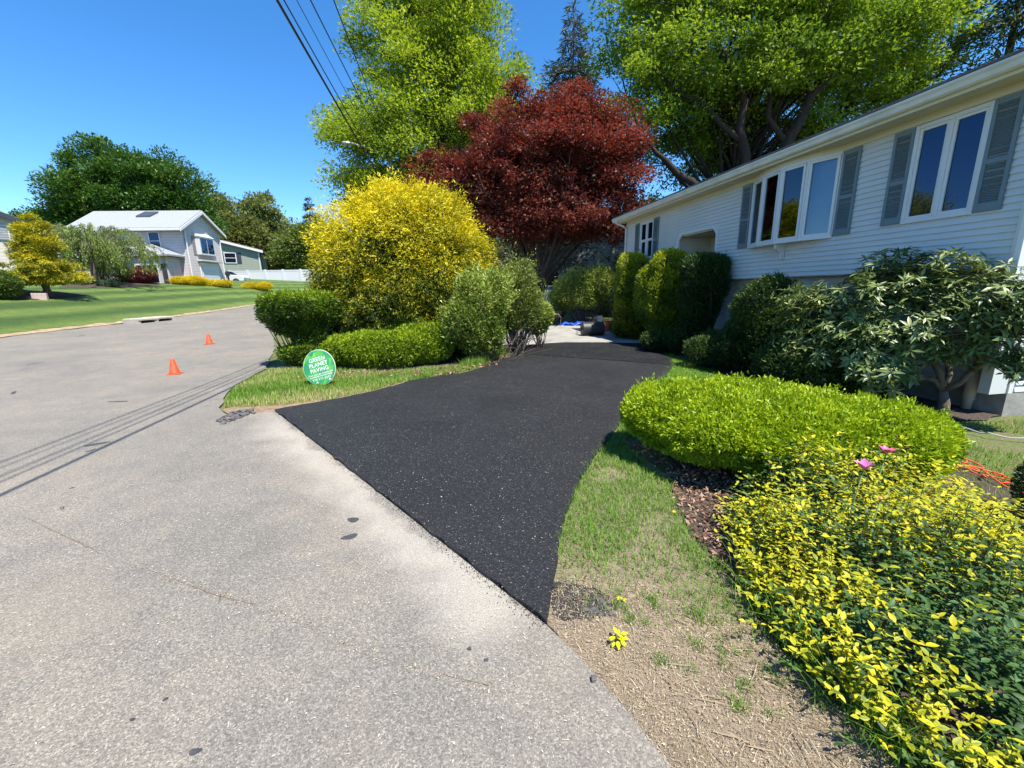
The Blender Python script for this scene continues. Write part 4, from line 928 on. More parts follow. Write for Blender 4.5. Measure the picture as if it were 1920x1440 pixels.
for i in range(ns):
    h_ = hmax[i] * rg.uniform(.45, 1.08); out_ = (sp_[i] - edge_c) * .16
    b0 = np.array([*sp_[i], 0]) - np.array([*eu_base[:2], 0]); t = b0 + np.array([out_[0] + rg.normal() * .05, out_[1] + rg.normal() * .05, h_])
    if i % 8 == 0: twigs(mb, b0, [t], .004, .002, rg, .2, 4, 4)
    topness = h_ / hmax[i]
    isgold = rg.random() < np.clip(1.0 + .8 * gold_patch[i] + (topness - .8) * .8, .05, .97)
    nl = 7
    for j in range(nl):
        s_ = 1 - (j // 2) * .17; pos = b0 * (1 - s_) + t * s_; a_ = (j % 2) * math.pi + (j // 2) * 1.57 + i
        d = np.array([math.cos(a_), math.sin(a_), rg.uniform(.15, .8) if s_ > .9 else rg.uniform(-.15, .5)])
        LP.append(pos); LD.append(d + rg.normal(size=3) * .15); LN.append(np.array([0, 0, 1.]) - .3 * d + rg.normal(size=3) * .25); LL.append(rg.uniform(.020, .046))
        LR.append(np.clip((.62 + .38 * rg.random()) if (isgold and s_ > .25 + .25 * rg.random()) else rg.uniform(0, .46), 0, .999))
EM = [leaf_mesh('euonymus_leaf', .52, .3, .12, v, EUO, 4, .22 if v > .55 else 0) for v in (.1, .25, .4, .52, .66, .78, .9, .98)]
LP, LD, LN, LL, LR = map(np.array, (LP, LD, LN, LL, LR))
place_leaves(eu, LP, LD, LN, LL, LR, EM, EUO, lowm=leaf_mesh('leaf_low', .50, .35, .16, .5, EUO, 3), varieg=True)
mb.build('stems', plain('green_stem', (.10, .13, .05), .7), eu)

HOST = leafmat('hosta_leaf', [(0, (.03, .07, .02)), (1, (.09, .16, .05))], .2, .4)
HM = [leaf_mesh('hosta_leaf', .5, .25, .35, v, HOST) for v in (.2, .6, .95)]
for i, (q, lab) in enumerate([((1310, 640), 'hosta clump at the lawn edge below the flared yew'), ((1395, 672), 'hosta clump at the lawn edge below the tall yew bush')]):
    c = G(*q); rg = np.random.default_rng(60 + i); ho = empty('hosta', (c[0] + .1, c[1], 0), 0, lab, 'plant'); n = 60
    a = rg.uniform(0, 6.28, n); el = rg.uniform(.2, 1.3, n); D = np.column_stack([np.cos(a), np.sin(a), el]); rr = rg.uniform(.03, .26, n)
    P = np.column_stack([np.cos(a) * rr, np.sin(a) * rr, .08 + .22 * (1 - rr / .3) * rg.uniform(.7, 1.1, n)])
    place_leaves(ho, P, D, np.array([0, 0, 1.]) - .5 * D, rg.uniform(.13, .2, n), rg.random(n) * .999, HM, HOST, 60)
    mb = MB()
    for p_ in P: twigs(mb, (0, 0, 0), [p_], .005, .004, rg, .2, 4, 4)
    mb.build('stems', plain('green_stem', (.10, .13, .05), .7), ho)

# ================================================================== TREES
REDM = leafmat('red_maple_leaf', [(0, (.05, .018, .014)), (.4, (.125, .034, .024)), (.75, (.225, .06, .042)), (1, (.36, .13, .075))], .42, .45, (1.3, .7, .5))
MAPY = leafmat('spring_maple_leaf', [(0, (.11, .175, .018)), (.4, (.225, .325, .024)), (.75, (.35, .44, .036)), (1, (.47, .54, .055))], .5, .5)
OAKG = leafmat('oak_leaf', [(0, (.07, .135, .016)), (.4, (.15, .25, .022)), (.75, (.25, .36, .032)), (1, (.37, .46, .045))], .5, .5)
DKMA = leafmat('dark_maple_leaf', [(0, (.02, .06, .010)), (.5, (.055, .13, .018)), (1, (.12, .21, .03))], .25, .45)
OLIV = leafmat('olive_spring_leaf', [(0, (.07, .095, .022)), (.5, (.15, .18, .045)), (1, (.26, .27, .075))], .35, .6)
PALE = leafmat('pale_willow_leaf', [(0, (.10, .13, .035)), (.5, (.19, .23, .07)), (1, (.30, .34, .12))], .35, .6)
SPRU = leafmat('blue_spruce_needle', [(0, (.03, .045, .035)), (.5, (.07, .09, .065)), (1, (.14, .15, .10))], .15, .6)
PINE = leafmat('pine_needle', [(0, (.018, .038, .014)), (.5, (.04, .075, .025)), (1, (.085, .125, .045))], .15, .6)
# Japanese maple over the apron
b = at(1032, 600, 16.6); b = np.array([1.25, 20.2, gz(1.25, 20.2)])
red = [(-.4, 0, 5.9, 2.9, 2.6, 1.9), (1.9, -.2, 6.0, 2.1, 2.2, 1.7), (-2.4, -.3, 5.3, 2.1, 2.0, 1.35), (.4, 0, 7.35, 2.4, 2.0, 1.25), (2.6, -.2, 5.0, 1.5, 1.7, 1.3), (-3.9, -.2, 5.2, 1.25, 1.4, .8), (.6, 0, 4.2, 2.8, 2.3, 1.0), (2.9, 0, 6.7, 1.1, 1.4, .9), (-.6, -1.0, 3.9, 2.2, 1.4, .9), (3.1, -.2, 4.0, 1.3, 1.4, 1.0), (1.2, -1.2, 3.6, 1.6, 1.0, .7)]
red = [tuple(1.2 * v for v in l_) for l_ in red]
tree('red_japanese_maple', 'spreading dark red Japanese maple over the end of the driveway', 'tree', b, 5.5, .40, red, 420, 185000, .47, .11, .08, REDM, BARKD, 51, flat=.5, forks=4, nprim=46, lo_start=.12, up=-.1, surf=.5)
# yellow-green maple behind the golden dome
b = np.array([-4.0, 26.5, gz(-4, 26.5)])
big = [(0, 0, 9, 4.6, 4.4, 4.2), (-2.6, -.6, 8.2, 3.4, 3.4, 2.6), (2.6, 0, 11, 3.2, 3.4, 3.6), (-.6, 0, 14.5, 3.8, 3.6, 3.8), (-4.1, -.5, 7.0, 2.4, 2.4, 1.5), (1.6, 0, 16.5, 2.6, 2.6, 2.8), (-2.0, 0, 17, 2.2, 2.2, 2.4), (2.0, .3, 7.4, 3.0, 3.0, 2.0), (-4.2, -.2, 10.5, 1.9, 2, 1.8)]
tree('green_maple', 'tall yellow-green maple in spring leaf behind the golden shrub', 'tree', b, 15.5, .36, big, 520, 195000, .70, .15, .115, MAPY, BARKD, 52, flat=.55, nprim=60, up=.25, surf=.45)
# oak behind the white house with dark visible limbs
ob = np.array([11.9, 23.5, gz(11.9, 23.5)])
oak = [(0, 0, 12.5, 5.2, 4.8, 4.6), (-4.6, -.8, 10.8, 3.2, 3.2, 3.2), (4.4, -.6, 12, 4.0, 3.6, 3.6), (-4.4, -1.0, 14.4, 3.2, 3.2, 3.0), (2.0, 0, 16.5, 4.2, 4, 3.2), (-5.9, -1, 8.3, 1.8, 2.2, 1.2), (7.0, -.8, 11.0, 2.8, 2.8, 2.6), (-1.6, 1.2, 8.6, 3.0, 2.4, 1.7), (-4.2, .5, 5.4, 1.7, 1.7, 1.3), (7.6, -.6, 14.5, 2.6, 2.8, 2.4), (1.5, -3.4, 10.5, 3.2, 1.2, 1.6), (-1.0, -3.6, 12.2, 3.0, 1.2, 1.8), (4.5, -3.6, 13.2, 3.0, 1.2, 1.8), (-1.5, 0, 17.5, 3.2, 3.2, 2.6)]
lp = lambda L_: [at(x, y, Y) for x, y, Y in L_]
limbs = [(lp([(1385, 400, 21.2), (1345, 385, 20.9), (1318, 362, 20.6), (1296, 340, 20.4), (1270, 326, 20.2), (1248, 300, 20.0), (1230, 286, 19.9), (1212, 262, 19.8)]), .26, .06),
         (lp([(1400, 420, 21.8), (1392, 350, 21.6), (1398, 290, 21.4), (1386, 240, 21.3), (1396, 190, 21.2), (1376, 140, 21.1), (1352, 90, 21)]), .30, .10),
         (lp([(1440, 390, 21.6), (1458, 330, 21.4), (1474, 270, 21.2), (1500, 228, 21.0), (1520, 180, 20.8), (1552, 150, 20.8), (1572, 112, 20.8), (1616, 84, 20.9), (1640, 50, 21.0), (1690, 25, 21.2)]), .30, .07),
         (lp([(1396, 270, 21.4), (1350, 232, 21.3), (1322, 196, 21.2), (1280, 178, 21.1), (1240, 140, 21)]), .15, .04), (lp([(1520, 180, 20.8), (1512, 130, 20.8), (1530, 80, 20.8), (1524, 30, 20.8)]), .13, .05),
         (lp([(1474, 270, 21.2), (1440, 220, 21.1), (1448, 150, 21.0), (1430, 80, 21)]), .14, .05)]
tree('green_oak', 'broad green oak with dark crooked limbs rising behind the white house', 'tree', ob, 13, .42, oak, 560, 205000, .68, .15, .115, OAKG, plain('oak_bark_black', (.028, .022, .018), .95, var=.3, bmp=.5), 53, flat=.6, nprim=60, up=.1, limbs=limbs, surf=.42)
# spruce and pines
b = (4.75, 34, gz(4.75, 34)); conifer('blue_spruce', 'tall thin grey-blue spruce showing between the maple and the oak', b, 20.9, 5.4, 3, 260, 26000, .46, .08, SPRU, BARK, 54, droop=.25, r0=.3, lay=40, rag=.25)
b = (13.5, 26, gz(13.5, 26)); conifer('dark_pine', 'dark pine low behind the white roof among the oak limbs', b, 13.5, 4.6, 2.5, 160, 24000, .36, .06, PINE, BARKD, 55, droop=.05, upturn=.15, lay=20, r0=.3, rag=.3)
b = (21.5, 25, gz(21.5, 25)); conifer('dark_pine', 'dark pine behind the roof where the oak crown ends', b, 15.5, 4.4, 3, 170, 22000, .36, .06, PINE, BARKD, 56, droop=.05, upturn=.15, lay=20, r0=.3, rag=.3)
b = (21.6, 20.5, gz(21.6, 20.5)); conifer('dark_hemlock', 'tall dark hemlock above the near end of the white roof', b, 19, 3.6, 3, 190, 20000, .36, .06, PINE, BARKD, 57, droop=.3, lay=24, r0=.3, rag=.3)
# screen of trees and shrubs behind the yard
for i, (x, y, h_, m_, lab) in enumerate([(-1.5, 42, 9, OLIV, 'olive spring tree far behind the red maple'), (6.5, 44, 10, OAKG, 'green tree far behind the red maple and the spruce'), (15, 42, 10, OLIV, 'olive spring tree far behind the oak'), (25, 40, 11, OAKG, 'green tree far behind the pines')]):
    tree('background_tree', lab, 'tree', (x, y, gz(x, y)), h_ * .7, .25, [(0, 0, h_ * .6, h_ * .38, h_ * .38, h_ * .38), (h_ * .2, 0, h_ * .45, h_ * .3, h_ * .3, h_ * .3), (-h_ * .22, 0, h_ * .42, h_ * .3, h_ * .3, h_ * .3)], 80, 16000, .8, .28, .2, m_, BARK, 70 + i, nprim=14)
sb = dict(shell=.25, lump=.12, lfreq=3, deep=.25)
shrub('sunlit_shrub', 'sunlit light green azalea shrub behind the lawn roller', 'shrub', (3.45, 19.6, gz(3.45, 19.6)), [(-.4, 0, 1.55, 1.1, .8, .9), (.65, 0, 1.85, .8, .7, .8), (-.8, 0, 1.2, .8, .7, .6)], 13000, .10, .038, PIER, 61, ntw=60, tw=.014, rndf=tipf(.22, 2, .2, 2, .15, 3, 4), **sb)
shrub('dark_laurel', 'dark laurel shrub in the shade right of the sunlit azalea', 'shrub', (4.95, 18.2, gz(4.95, 18.2)), [(0, 0, 1.1, .8, .7, 1.1), (.3, .3, 1.6, .6, .6, .7)], 9000, .085, .032, HED, 62, **sb)
shrub('dark_laurel', 'dark laurel shrub behind the red maple trunks', 'shrub', (-1.5, 23.5, gz(-1.5, 23.5)), [(0, 0, 1.1, 1.6, 1, 1.1), (1.5, .3, .9, 1.2, .9, .9)], 10000, .11, .045, HED, 63, **sb)
shrub('dark_laurel', 'dark laurel shrub beside the far blue neighbour house', 'shrub', (5.6, 24, gz(5.6, 24)), [(0, 0, .9, 1.5, 1, .95)], 7000, .11, .045, HED, 64, **sb)

# ---- across the street
def onbank(pxx, pyy): p = hit(pxx, pyy); return np.array([p[0], p[1], gz(p[0], p[1])])
GCON = leafmat('golden_cypress', [(0, (.08, .11, .010)), (.4, (.25, .26, .015)), (.7, (.48, .42, .016)), (1, (.68, .56, .025))], .3, .55)
b = onbank(92, 556); sH = np.linalg.norm(b - CAM) * np.cos(.9) / 780 * 1.0
dxy = (b - CAM) @ fw / 780        # metres per photo pixel at that depth
h_ = 146 * dxy
lob = [(0, 0, h_ * .9, h_ * .11, h_ * .11, h_ * .12), (0, 0, h_ * .82, h_ * .14, h_ * .14, h_ * .12), (0, 0, h_ * .72, h_ * .19, h_ * .19, h_ * .13), (0, 0, h_ * .63, h_ * .22, h_ * .22, h_ * .13), (0, 0, h_ * .55, h_ * .25, h_ * .25, h_ * .13), (0, 0, h_ * .4, h_ * .34, h_ * .34, h_ * .12), (0, 0, h_ * .27, h_ * .40, h_ * .4, h_ * .10), (0, 0, h_ * .17, h_ * .40, h_ * .4, h_ * .05), (-.46 * h_, -.05 * h_, h_ * .19, h_ * .14, h_ * .18, h_ * .1)]
tree('golden_cypress', 'conical golden cypress on two short trunks on the lawn bank', 'tree', b, h_ * .8, .16, lob, 230, 60000, h_ * .058, .13, .045, GCON, BARK, 81, flat=.35, forks=2, nprim=40, hang=1.2, up=-.15, lo_start=.15)
# weeping cherry
b = onbank(182, 534); d_ = (b - CAM) @ fw / 780; rg = np.random.default_rng(82)
wc = empty('weeping_cherry', tuple(b), 0, 'weeping cherry with drooping green branches in front of the pale house', 'tree'); mb = MB(); H_ = 112 * d_
mb.tube([(0, 0, -.1), (-.05, 0, H_ * .2), (.05, 0, H_ * .42), (.25, 0, H_ * .62)], [.22, .16, .14, .09], 8)
PP, DD = [], []
for i in range(150):
    a = rg.uniform(0, 6.28); R_ = H_ * rg.uniform(.15, .82) * (1.15 if math.cos(a) > 0 else .9); zt_ = H_ * rg.uniform(.62, 1.0) * (1 - .12 * R_ / H_); end = H_ * rg.uniform(.14, .5)
    s = np.linspace(0, 1, 12); x = R_ * np.minimum(1, s * 1.5) ** .8; zz = np.where(s < .45, H_ * .45 + (zt_ - H_ * .45) * np.sin(s / .45 * 1.57), zt_ - (zt_ - end) * ((s - .45) / .55) ** 1.3)
    path = np.column_stack([.15 + np.cos(a) * x, np.sin(a) * x, zz]); mb.tube(path, np.linspace(.03, .006, 12), 4, cap=False)
    t = rg.uniform(.3, 1, 150); q = np.column_stack([np.interp(t, s, path[:, k]) for k in range(3)]); PP.append(q + rg.normal(size=q.shape) * .07); DD.append(np.tile([math.cos(a) * .3, math.sin(a) * .3, -1.0], (150, 1)))
mb.build('trunk', BARK, wc, smooth=True); PP = np.concatenate(PP); DD = np.concatenate(DD) + rg.normal(size=PP.shape) * .35
V_, F_, r_ = leaves(PP, DD, rg.normal(size=PP.shape) + np.array([.3, -.5, .5]), rg.uniform(.10, .2, len(PP)), rg.uniform(.03, .05, len(PP)), np.clip(rg.normal(.5, .22, len(PP)), 0, 1))
link('crown', npmesh('crown', V_, F_, r_), leafmat('cherry_leaf', [(0, (.09, .15, .02)), (.5, (.18, .26, .04)), (.85, (.27, .35, .07)), (1, (.5, .52, .36))], .35, .5), wc)
def far_shrub(name, label, q, wpx, hpx, n, L, mat, seed, shape=None, cat='shrub', **kw):
    b = onbank(*q); d_ = (b - CAM) @ fw / 780; w_, h_ = wpx * d_ / 2, hpx * d_
    bl = shape(w_, h_) if shape else [(0, 0, h_ * .5, w_, w_, h_ * .52)]
    return shrub(name, label, cat, tuple(b), bl, n, L, L * .35, mat, seed, shell=.2, lump=.05, ntw=8, rndf=tipf(.3, 2, .15, h_, .12, seed, 3), **kw)
far_shrub('round_boxwood', 'round dark green boxwood beside the weeping cherry', (216, 531), 50, 42, 8000, .09, YEWD, 83)
far_shrub('red_laceleaf_maple', 'low mounded red laceleaf maple beside the round boxwood', (262, 531), 56, 27, 8000, .12, leafmat('laceleaf_red', [(0, (.04, .008, .012)), (.5, (.11, .018, .025)), (1, (.2, .04, .045))], .3, .5), 84, droop=.6)
far_shrub('juniper_mound', 'small blue-green juniper at the foot of the weeping cherry', (205, 538), 34, 12, 3000, .09, leafmat('juniper', [(0, (.03, .06, .03)), (1, (.09, .14, .07))], .2, .6), 85)
far_shrub('grey_green_shrub', 'grey-green shrub under the bay window of the pale house', (350, 524), 44, 18, 3500, .1, leafmat('grey_shrub', [(0, (.04, .06, .03)), (1, (.13, .16, .08))], .2, .6), 86)
GSP = leafmat('golden_spirea', [(0, (.25, .22, .012)), (.4, (.55, .44, .014)), (1, (.80, .60, .02))], .3, .5)
two = lambda w_, h_: [(-w_ * .45, 0, h_ * .45, w_ * .58, w_ * .5, h_ * .5), (w_ * .45, 0, h_ * .45, w_ * .58, w_ * .5, h_ * .5)]
for i, (q, wp, hp, lab, sh) in enumerate([((336, 533), 34, 13, 'golden spirea mound against the foundation under the bay window', None), ((367, 534), 40, 15, 'golden spirea mound in front of the garage door', None), ((408, 537), 52, 12, 'long golden spirea mound at the foot of the mailbox', two), ((484, 543), 52, 14, 'golden spirea mound on the lawn before the white fence', two)]):
    far_shrub('golden_spirea', lab, q, wp, hp, 6000, .10, GSP, 90 + i, sh, group='golden spirea mounds along the lawn bank')
far_shrub('green_hedge_shrub', 'loose green shrub at the far edge of the golden cypress', (2, 560), 60, 50, 6000, .12, leafmat('loose_green', [(0, (.04, .08, .010)), (1, (.14, .2, .03))], .3, .5), 95)

# big trees behind the pale house
tf = dict(nprim=30)
def far_tree(name, label, pxc, top, wpx, Y, mat, seed, nleaf, L, lob=None, base_py=None, ncl=150, clr=1.0, **kw):
    t = at(pxc, top, Y); m_ = (t - CAM) @ fw / 780; zb = gz(t[0], t[1]); h_ = t[2] - zb; w_ = wpx * m_ / 2
    b = (t[0], t[1], zb)
    lobes = lob(w_, h_) if lob else [(0, 0, h_ * .58, w_ * .8, w_ * .7, h_ * .36), (-w_ * .5, 0, h_ * .5, w_ * .5, w_ * .5, h_ * .3), (w_ * .5, 0, h_ * .48, w_ * .5, w_ * .5, h_ * .3), (0, 0, h_ * .75, w_ * .5, w_ * .5, h_ * .24)]
    return tree(name, label, 'tree', b, h_ * .75, .4, lobes, ncl, int(nleaf * 1.7), clr, L * (.8 if nleaf < 40000 else 1), L * .6, mat, BARKD, seed, **kw)
far_tree('dark_maple', 'huge round dark green maple behind the pale house', 215, 268, 318, 54, DKMA, 101, 105000, .32,
         lambda w_, h_: [(-.1 * w_, 0, h_ * .62, w_ * .62, w_ * .6, h_ * .36), (-.55 * w_, 0, h_ * .52, w_ * .42, w_ * .45, h_ * .27), (.45 * w_, 0, h_ * .58, w_ * .5, w_ * .5, h_ * .33), (.72 * w_, 0, h_ * .45, w_ * .27, w_ * .3, h_ * .27), (.28 * w_, 0, h_ * .8, w_ * .3, w_ * .3, h_ * .18), (-.2 * w_, 0, h_ * .82, w_ * .33, w_ * .3, h_ * .17), (0, 0, h_ * .4, w_ * .75, w_ * .5, h_ * .2)], ncl=320, clr=1.05, nprim=40)
ft = dict(ncl=90, clr=1.1, nprim=20)
far_tree('olive_tree', 'olive spring tree beside the dark maple crown', 405, 355, 105, 74, OLIV, 102, 12000, .5, **ft)
far_tree('pale_willow', 'pale feathery willow above the green house roof', 482, 362, 120, 72, PALE, 103, 14000, .5, **ft)
far_tree('olive_tree', 'olive tree behind the ridge of the green house', 440, 398, 110, 66, OLIV, 104, 12000, .5, **ft)
far_tree('green_willow', 'drooping green willow at the end of the white fence', 572, 422, 96, 58, leafmat('green_willow_leaf', [(0, (.07, .11, .022)), (.5, (.14, .19, .04)), (1, (.22, .27, .065))], .35, .6), 105, 15000, .42, **ft)
far_tree('dark_tree', 'dark green tree behind the golden dome and the far spruce', 610, 415, 120, 70, DKMA, 106, 10000, .5, **ft)
far_tree('olive_tree', 'olive tree filling the gap behind the weeping fence willow', 520, 425, 90, 78, OLIV, 107, 9000, .5, **ft)
far_tree('dark_tree', 'small dark tree behind the roof of the beige gable house', 30, 385, 60, 74, DKMA, 108, 6000, .45, **ft)
for i, (x, tp, lab) in enumerate([(577, 366, 'taller of two far dark spruces beside the golden dome'), (594, 392, 'shorter of two far dark spruces beside the golden dome')]):
    t = at(x, tp, 80); conifer('far_spruce', lab, (t[0], t[1], gz(t[0], t[1])), t[2] - gz(t[0], t[1]), 3.0, 3, 110, 7000, .55, .12, SPRU, BARKD, 110 + i, lay=16)
# woods closing the horizon
rg = np.random.default_rng(120); PP = []
for i in range(95):
    a = rg.uniform(-.72, .85); R_ = rg.uniform(95, 125); c_ = np.array([math.sin(a) * R_, math.cos(a) * R_]); h_ = rg.uniform(6, 10)
    q = unit(rg.normal(size=(330, 3))) * np.array([4.5, 4.5, h_ * .5]) * (rg.random(330) ** .35)[:, None]; q[:, 2] += h_ * .5; q[:, :2] += c_; q[:, 2] += gz(*c_); PP.append(q)
PP = np.concatenate(PP); V_, F_, r_ = leaves(PP, rg.normal(size=PP.shape), rg.normal(size=PP.shape) + np.array([0, 0, 1.]), np.full(len(PP), 1.0), np.full(len(PP), .65), np.repeat(rg.random(95), 330) * .7 + rg.random(len(PP)) * .3)
tag(link('woods', npmesh('woods', V_, F_, r_), OLIV), 'far belt of spring woodland behind the houses', 'woods', kind='stuff')

# ================================================================== HOUSES ACROSS THE STREET
def siding_mat(name, c, pitch, var=.05):
    m, n, b, o = new_mat(name); tc = n.nodes.new('ShaderNodeTexCoord'); sp = n.nodes.new('ShaderNodeSeparateXYZ'); n.links.new(tc.outputs['Object'], sp.inputs[0])
    fr_ = math_(n, 'FRACT', math_(n, 'DIVIDE', sp.outputs[2], pitch))
    cc = ramp(n, [(.3, tuple(x * (1 - var) for x in c)), (.7, tuple(x * (1 + var) for x in c))], noise(n, 2, 4))
    cc = mixc(n, 1.0, cc, ramp(n, [(0, (.55, .55, .55)), (.12, (.92, .92, .92)), (1, (1, 1, 1))], fr_), 'MULTIPLY')
    n.links.new(cc, b.inputs['Base Color']); b.inputs['Roughness'].default_value = .6; bump(n, b, math_(n, 'SUBTRACT', 1.0, fr_), .6, .03); return m
def house_window(par, plane, u0, u1, z0, z1, off, mull=False, sash_=False, shutters=0, shmat=None):
    """plane 'x': wall at local x=off facing +x, u along y;  plane 'y': wall at local y=off facing -y, u along x"""
    def bx_(m, a, b, c, d, t0, t1):
        if plane == 'x': m.box(off + t0, off + t1, a, b, c, d)
        else: m.box(a, b, off - t1, off - t0, c, d)
    m = MB(); f = .09
    bx_(m, u0, u0 + f, z0, z1, 0, .07); bx_(m, u1 - f, u1, z0, z1, 0, .07); bx_(m, u0 + f, u1 - f, z0, z0 + f, 0, .075); bx_(m, u0 + f, u1 - f, z1 - f, z1, 0, .07)
    if mull: bx_(m, (u0 + u1) / 2 - .05, (u0 + u1) / 2 + .05, z0 + f, z1 - f, 0, .07)
    if sash_: bx_(m, u0 + f, u1 - f, (z0 + z1) / 2 - .03, (z0 + z1) / 2 + .03, 0, .06)
    w_ = m.build('window', TRIM, par)
    g = MB(); bx_(g, u0 + f, u1 - f, z0 + f, z1 - f, .012, .03); g.build('pane', PANED, w_)
    if shutters:
        for a, b in ((u0 - shutters - .02, u0 - .02), (u1 + .02, u1 + .02 + shutters)):
            s = MB(); bx_(s, a, b, z0, z1, 0, .05); s.build('shutter', shmat, par)
ROOFP = plain('pale_grey_shingle', (.27, .285, .285), .9, var=.16, scale=12, bmp=.4)
ROOFB = plain('brown_shingle', (.16, .10, .085), .9, var=.2, scale=10, bmp=.4)
MAUVE = siding_mat('pale_mauve_siding', (.52, .475, .465), .24)
DSH = plain('dark_slate_shutter', (.03, .033, .045), .6); GSH = plain('mauve_grey_shutter', (.20, .19, .21), .6)
# pale two-storey garage house
c0_ = at(347, 470, 39.0); zb = gz(c0_[0] + .6, c0_[1] + 2) - .1
ph = empty('pale_mauve_house', (c0_[0], c0_[1], zb), math.radians(3), 'pale mauve two-storey house with white garage door and light grey roof', 'house')
Wd, Dp, EV, PK = 9.0, 5.4, 5.05, 6.6
w_ = MB(); w_.prism([(0, 0, -.6), (0, Dp, -.6), (0, Dp, EV), (0, Dp / 2, PK), (0, 0, EV)][::-1], [(-Wd, 0, -.6), (-Wd, Dp, -.6), (-Wd, Dp, EV), (-Wd, Dp / 2, PK), (-Wd, 0, EV)][::-1]); w_.build('walls', MAUVE, ph)
r_ = MB()
for (ya, yb) in ((-.7, Dp / 2), (Dp + .4, Dp / 2)):
    za = EV - abs(ya if ya < 0 else .4) * (PK - EV) / (Dp / 2); q = [(.35, ya, za), (-Wd - .3, ya, za), (-Wd - .3, yb, PK), (.35, yb, PK)]
    if ya > yb: q = q[::-1]
    r_.prism([(a, b, c + .06) for a, b, c in q], [(a, b, c + .2) for a, b, c in q])
rf_ = r_.build('roof', ROOFP, ph)
t_ = MB()
for (ya, yb) in ((-.72, Dp / 2), (Dp + .42, Dp / 2)):
    za = EV - abs(ya if ya < 0 else .42) * (PK - EV) / (Dp / 2); t_.prism([(.36, ya, za - .12), (.36, yb, PK - .12), (.36, yb, PK + .12), (.36, ya, za + .12)], [(.42, ya, za - .12), (.42, yb, PK - .12), (.42, yb, PK + .12), (.42, ya, za + .12)])
t_.build('rake_board', TRIM, ph); MB().box(-Wd - .3, .36, -.80, -.70, EV - .46, EV - .26).build('gutter', TRIM, ph)
sk = MB(); tl = (PK - EV) / (Dp / 2); sk.prism([(-4.6, 1.3, EV + 1.3 * tl + .2), (-3.4, 1.3, EV + 1.3 * tl + .2), (-3.2, 2.2, EV + 2.2 * tl + .2), (-4.4, 2.2, EV + 2.2 * tl + .2)], [(-4.6, 1.3, EV + 1.3 * tl + .34), (-3.4, 1.3, EV + 1.3 * tl + .34), (-3.2, 2.2, EV + 2.2 * tl + .34), (-4.4, 2.2, EV + 2.2 * tl + .34)]); sk.build('skylight', plain('dark_skylight', (.06, .065, .07), .2), rf_)
house_window(ph, 'y', -2.9, -1.9, 3.0, 4.6, 0, sash_=True)
# projecting bay over the garage
by_ = MB(); by_.box(.001, .45, 1.5, 3.5, 2.75, 4.35); bb = by_.build('bay_window', TRIM, ph)
for a, b in ((1.6, 2.45), (2.55, 3.4)): MB().box(.452, .47, a, b, 2.92, 4.2).build('pane', PANED, bb)
MB().prism([(.0, 1.42, 4.351), (.52, 1.42, 4.351), (.0, 1.42, 4.7)], [(.0, 3.58, 4.351), (.52, 3.58, 4.351), (.0, 3.58, 4.7)]).build('bay_roof', TRIM, bb)
for a, b in ((1.1, 1.46), (3.54, 3.9)): MB().box(0.002, .05, a, b, 2.75, 4.35).build('shutter', GSH, ph)
gd_ = MB(); gd_.box(.002, .08, 1.6, 4.3, -.3, 2.05); g_ = gd_.build('garage_door_frame', TRIM, ph)
for k in range(4): MB().box(.082, .11, 1.8, 4.1, -.3 + k * .53, -.3 + k * .53 + .51).build('door_panel', TRIM, g_)
MB().box(.0, .45, 1.4, 4.5, 2.15, 2.3).build('garage_hood', MAUVE, ph)
MB().tube([(.08, .25, 4.8), (.08, .25, 0)], .06, 6).build('downspout', TRIM, ph); MB().tube([(.08, 5.15, 4.8), (.08, 5.15, 0)], .06, 6).build('downspout', TRIM, ph)
# one-storey wing with the front door
wg = MB(); wx0, wx1, wy0 = -15.5, -.55, -1.7
wg.box(wx0, wx1, wy0, -.002, -.9, 2.35); wg.build('wing_walls', MAUVE, ph)
rw = MB(); q = [(wx1 + .45, wy0 - .45, 2.36), (wx0, wy0 - .45, 2.36), (wx0, .0, 3.55), (wx1 - 2.4, .0, 3.55)]
rw.prism([(a, b, c) for a, b, c in q], [(a, b, c + .14) for a, b, c in q]); rw.prism([(wx1 + .45, wy0 - .45, 2.37), (wx1 - 2.4, -.005, 3.56), (wx1 + .45, -.005, 2.37)], [(wx1 + .45, wy0 - .45, 2.51), (wx1 - 2.4, -.005, 3.7), (wx1 + .45, -.005, 2.51)])
rw.build('wing_roof', ROOFP, ph)
dq = MB(); dq.box(-4.75, -3.65, wy0 - .06, wy0 - .002, -.3, 1.95); dq2 = dq.build('door', TRIM, ph); MB().box(-4.6, -3.8, wy0 - .09, wy0 - .062, -.1, 1.8).build('pane', PANED, dq2)
bq = MB(); bq.box(-3.0, -1.1, wy0 - .35, wy0 - .002, .05, 1.75); bq2 = bq.build('bay_window', TRIM, ph)
for a, b in ((-2.9, -2.1), (-2.0, -1.2)): MB().box(a, b, wy0 - .37, wy0 - .352, .2, 1.62).build('pane', PANED, bq2)
for a, b in ((-3.45, -3.05), (-1.05, -.65)): MB().box(a, b, wy0 - .05, wy0 - .002, .1, 1.75).build('shutter', DSH, ph)
stp = MB(); stp.box(-5.6, -3.0, wy0 - 1.3, wy0 - .1, -1.2, -.32); stp.box(-5.0, -3.6, wy0 - 1.7, wy0 - 1.302, -1.2, -.55); stp.build('front_steps', CONC, ph)
rl = MB()
for x in np.arange(-5.5, -2.9, .28): rl.tube([(x, wy0 - 1.25, -.32), (x, wy0 - 1.25, .45)], .02, 5)
rl.tube([(-5.6, wy0 - 1.25, .45), (-2.95, wy0 - 1.25, .45)], .03, 5); rl.build('railing', TRIM, ph)
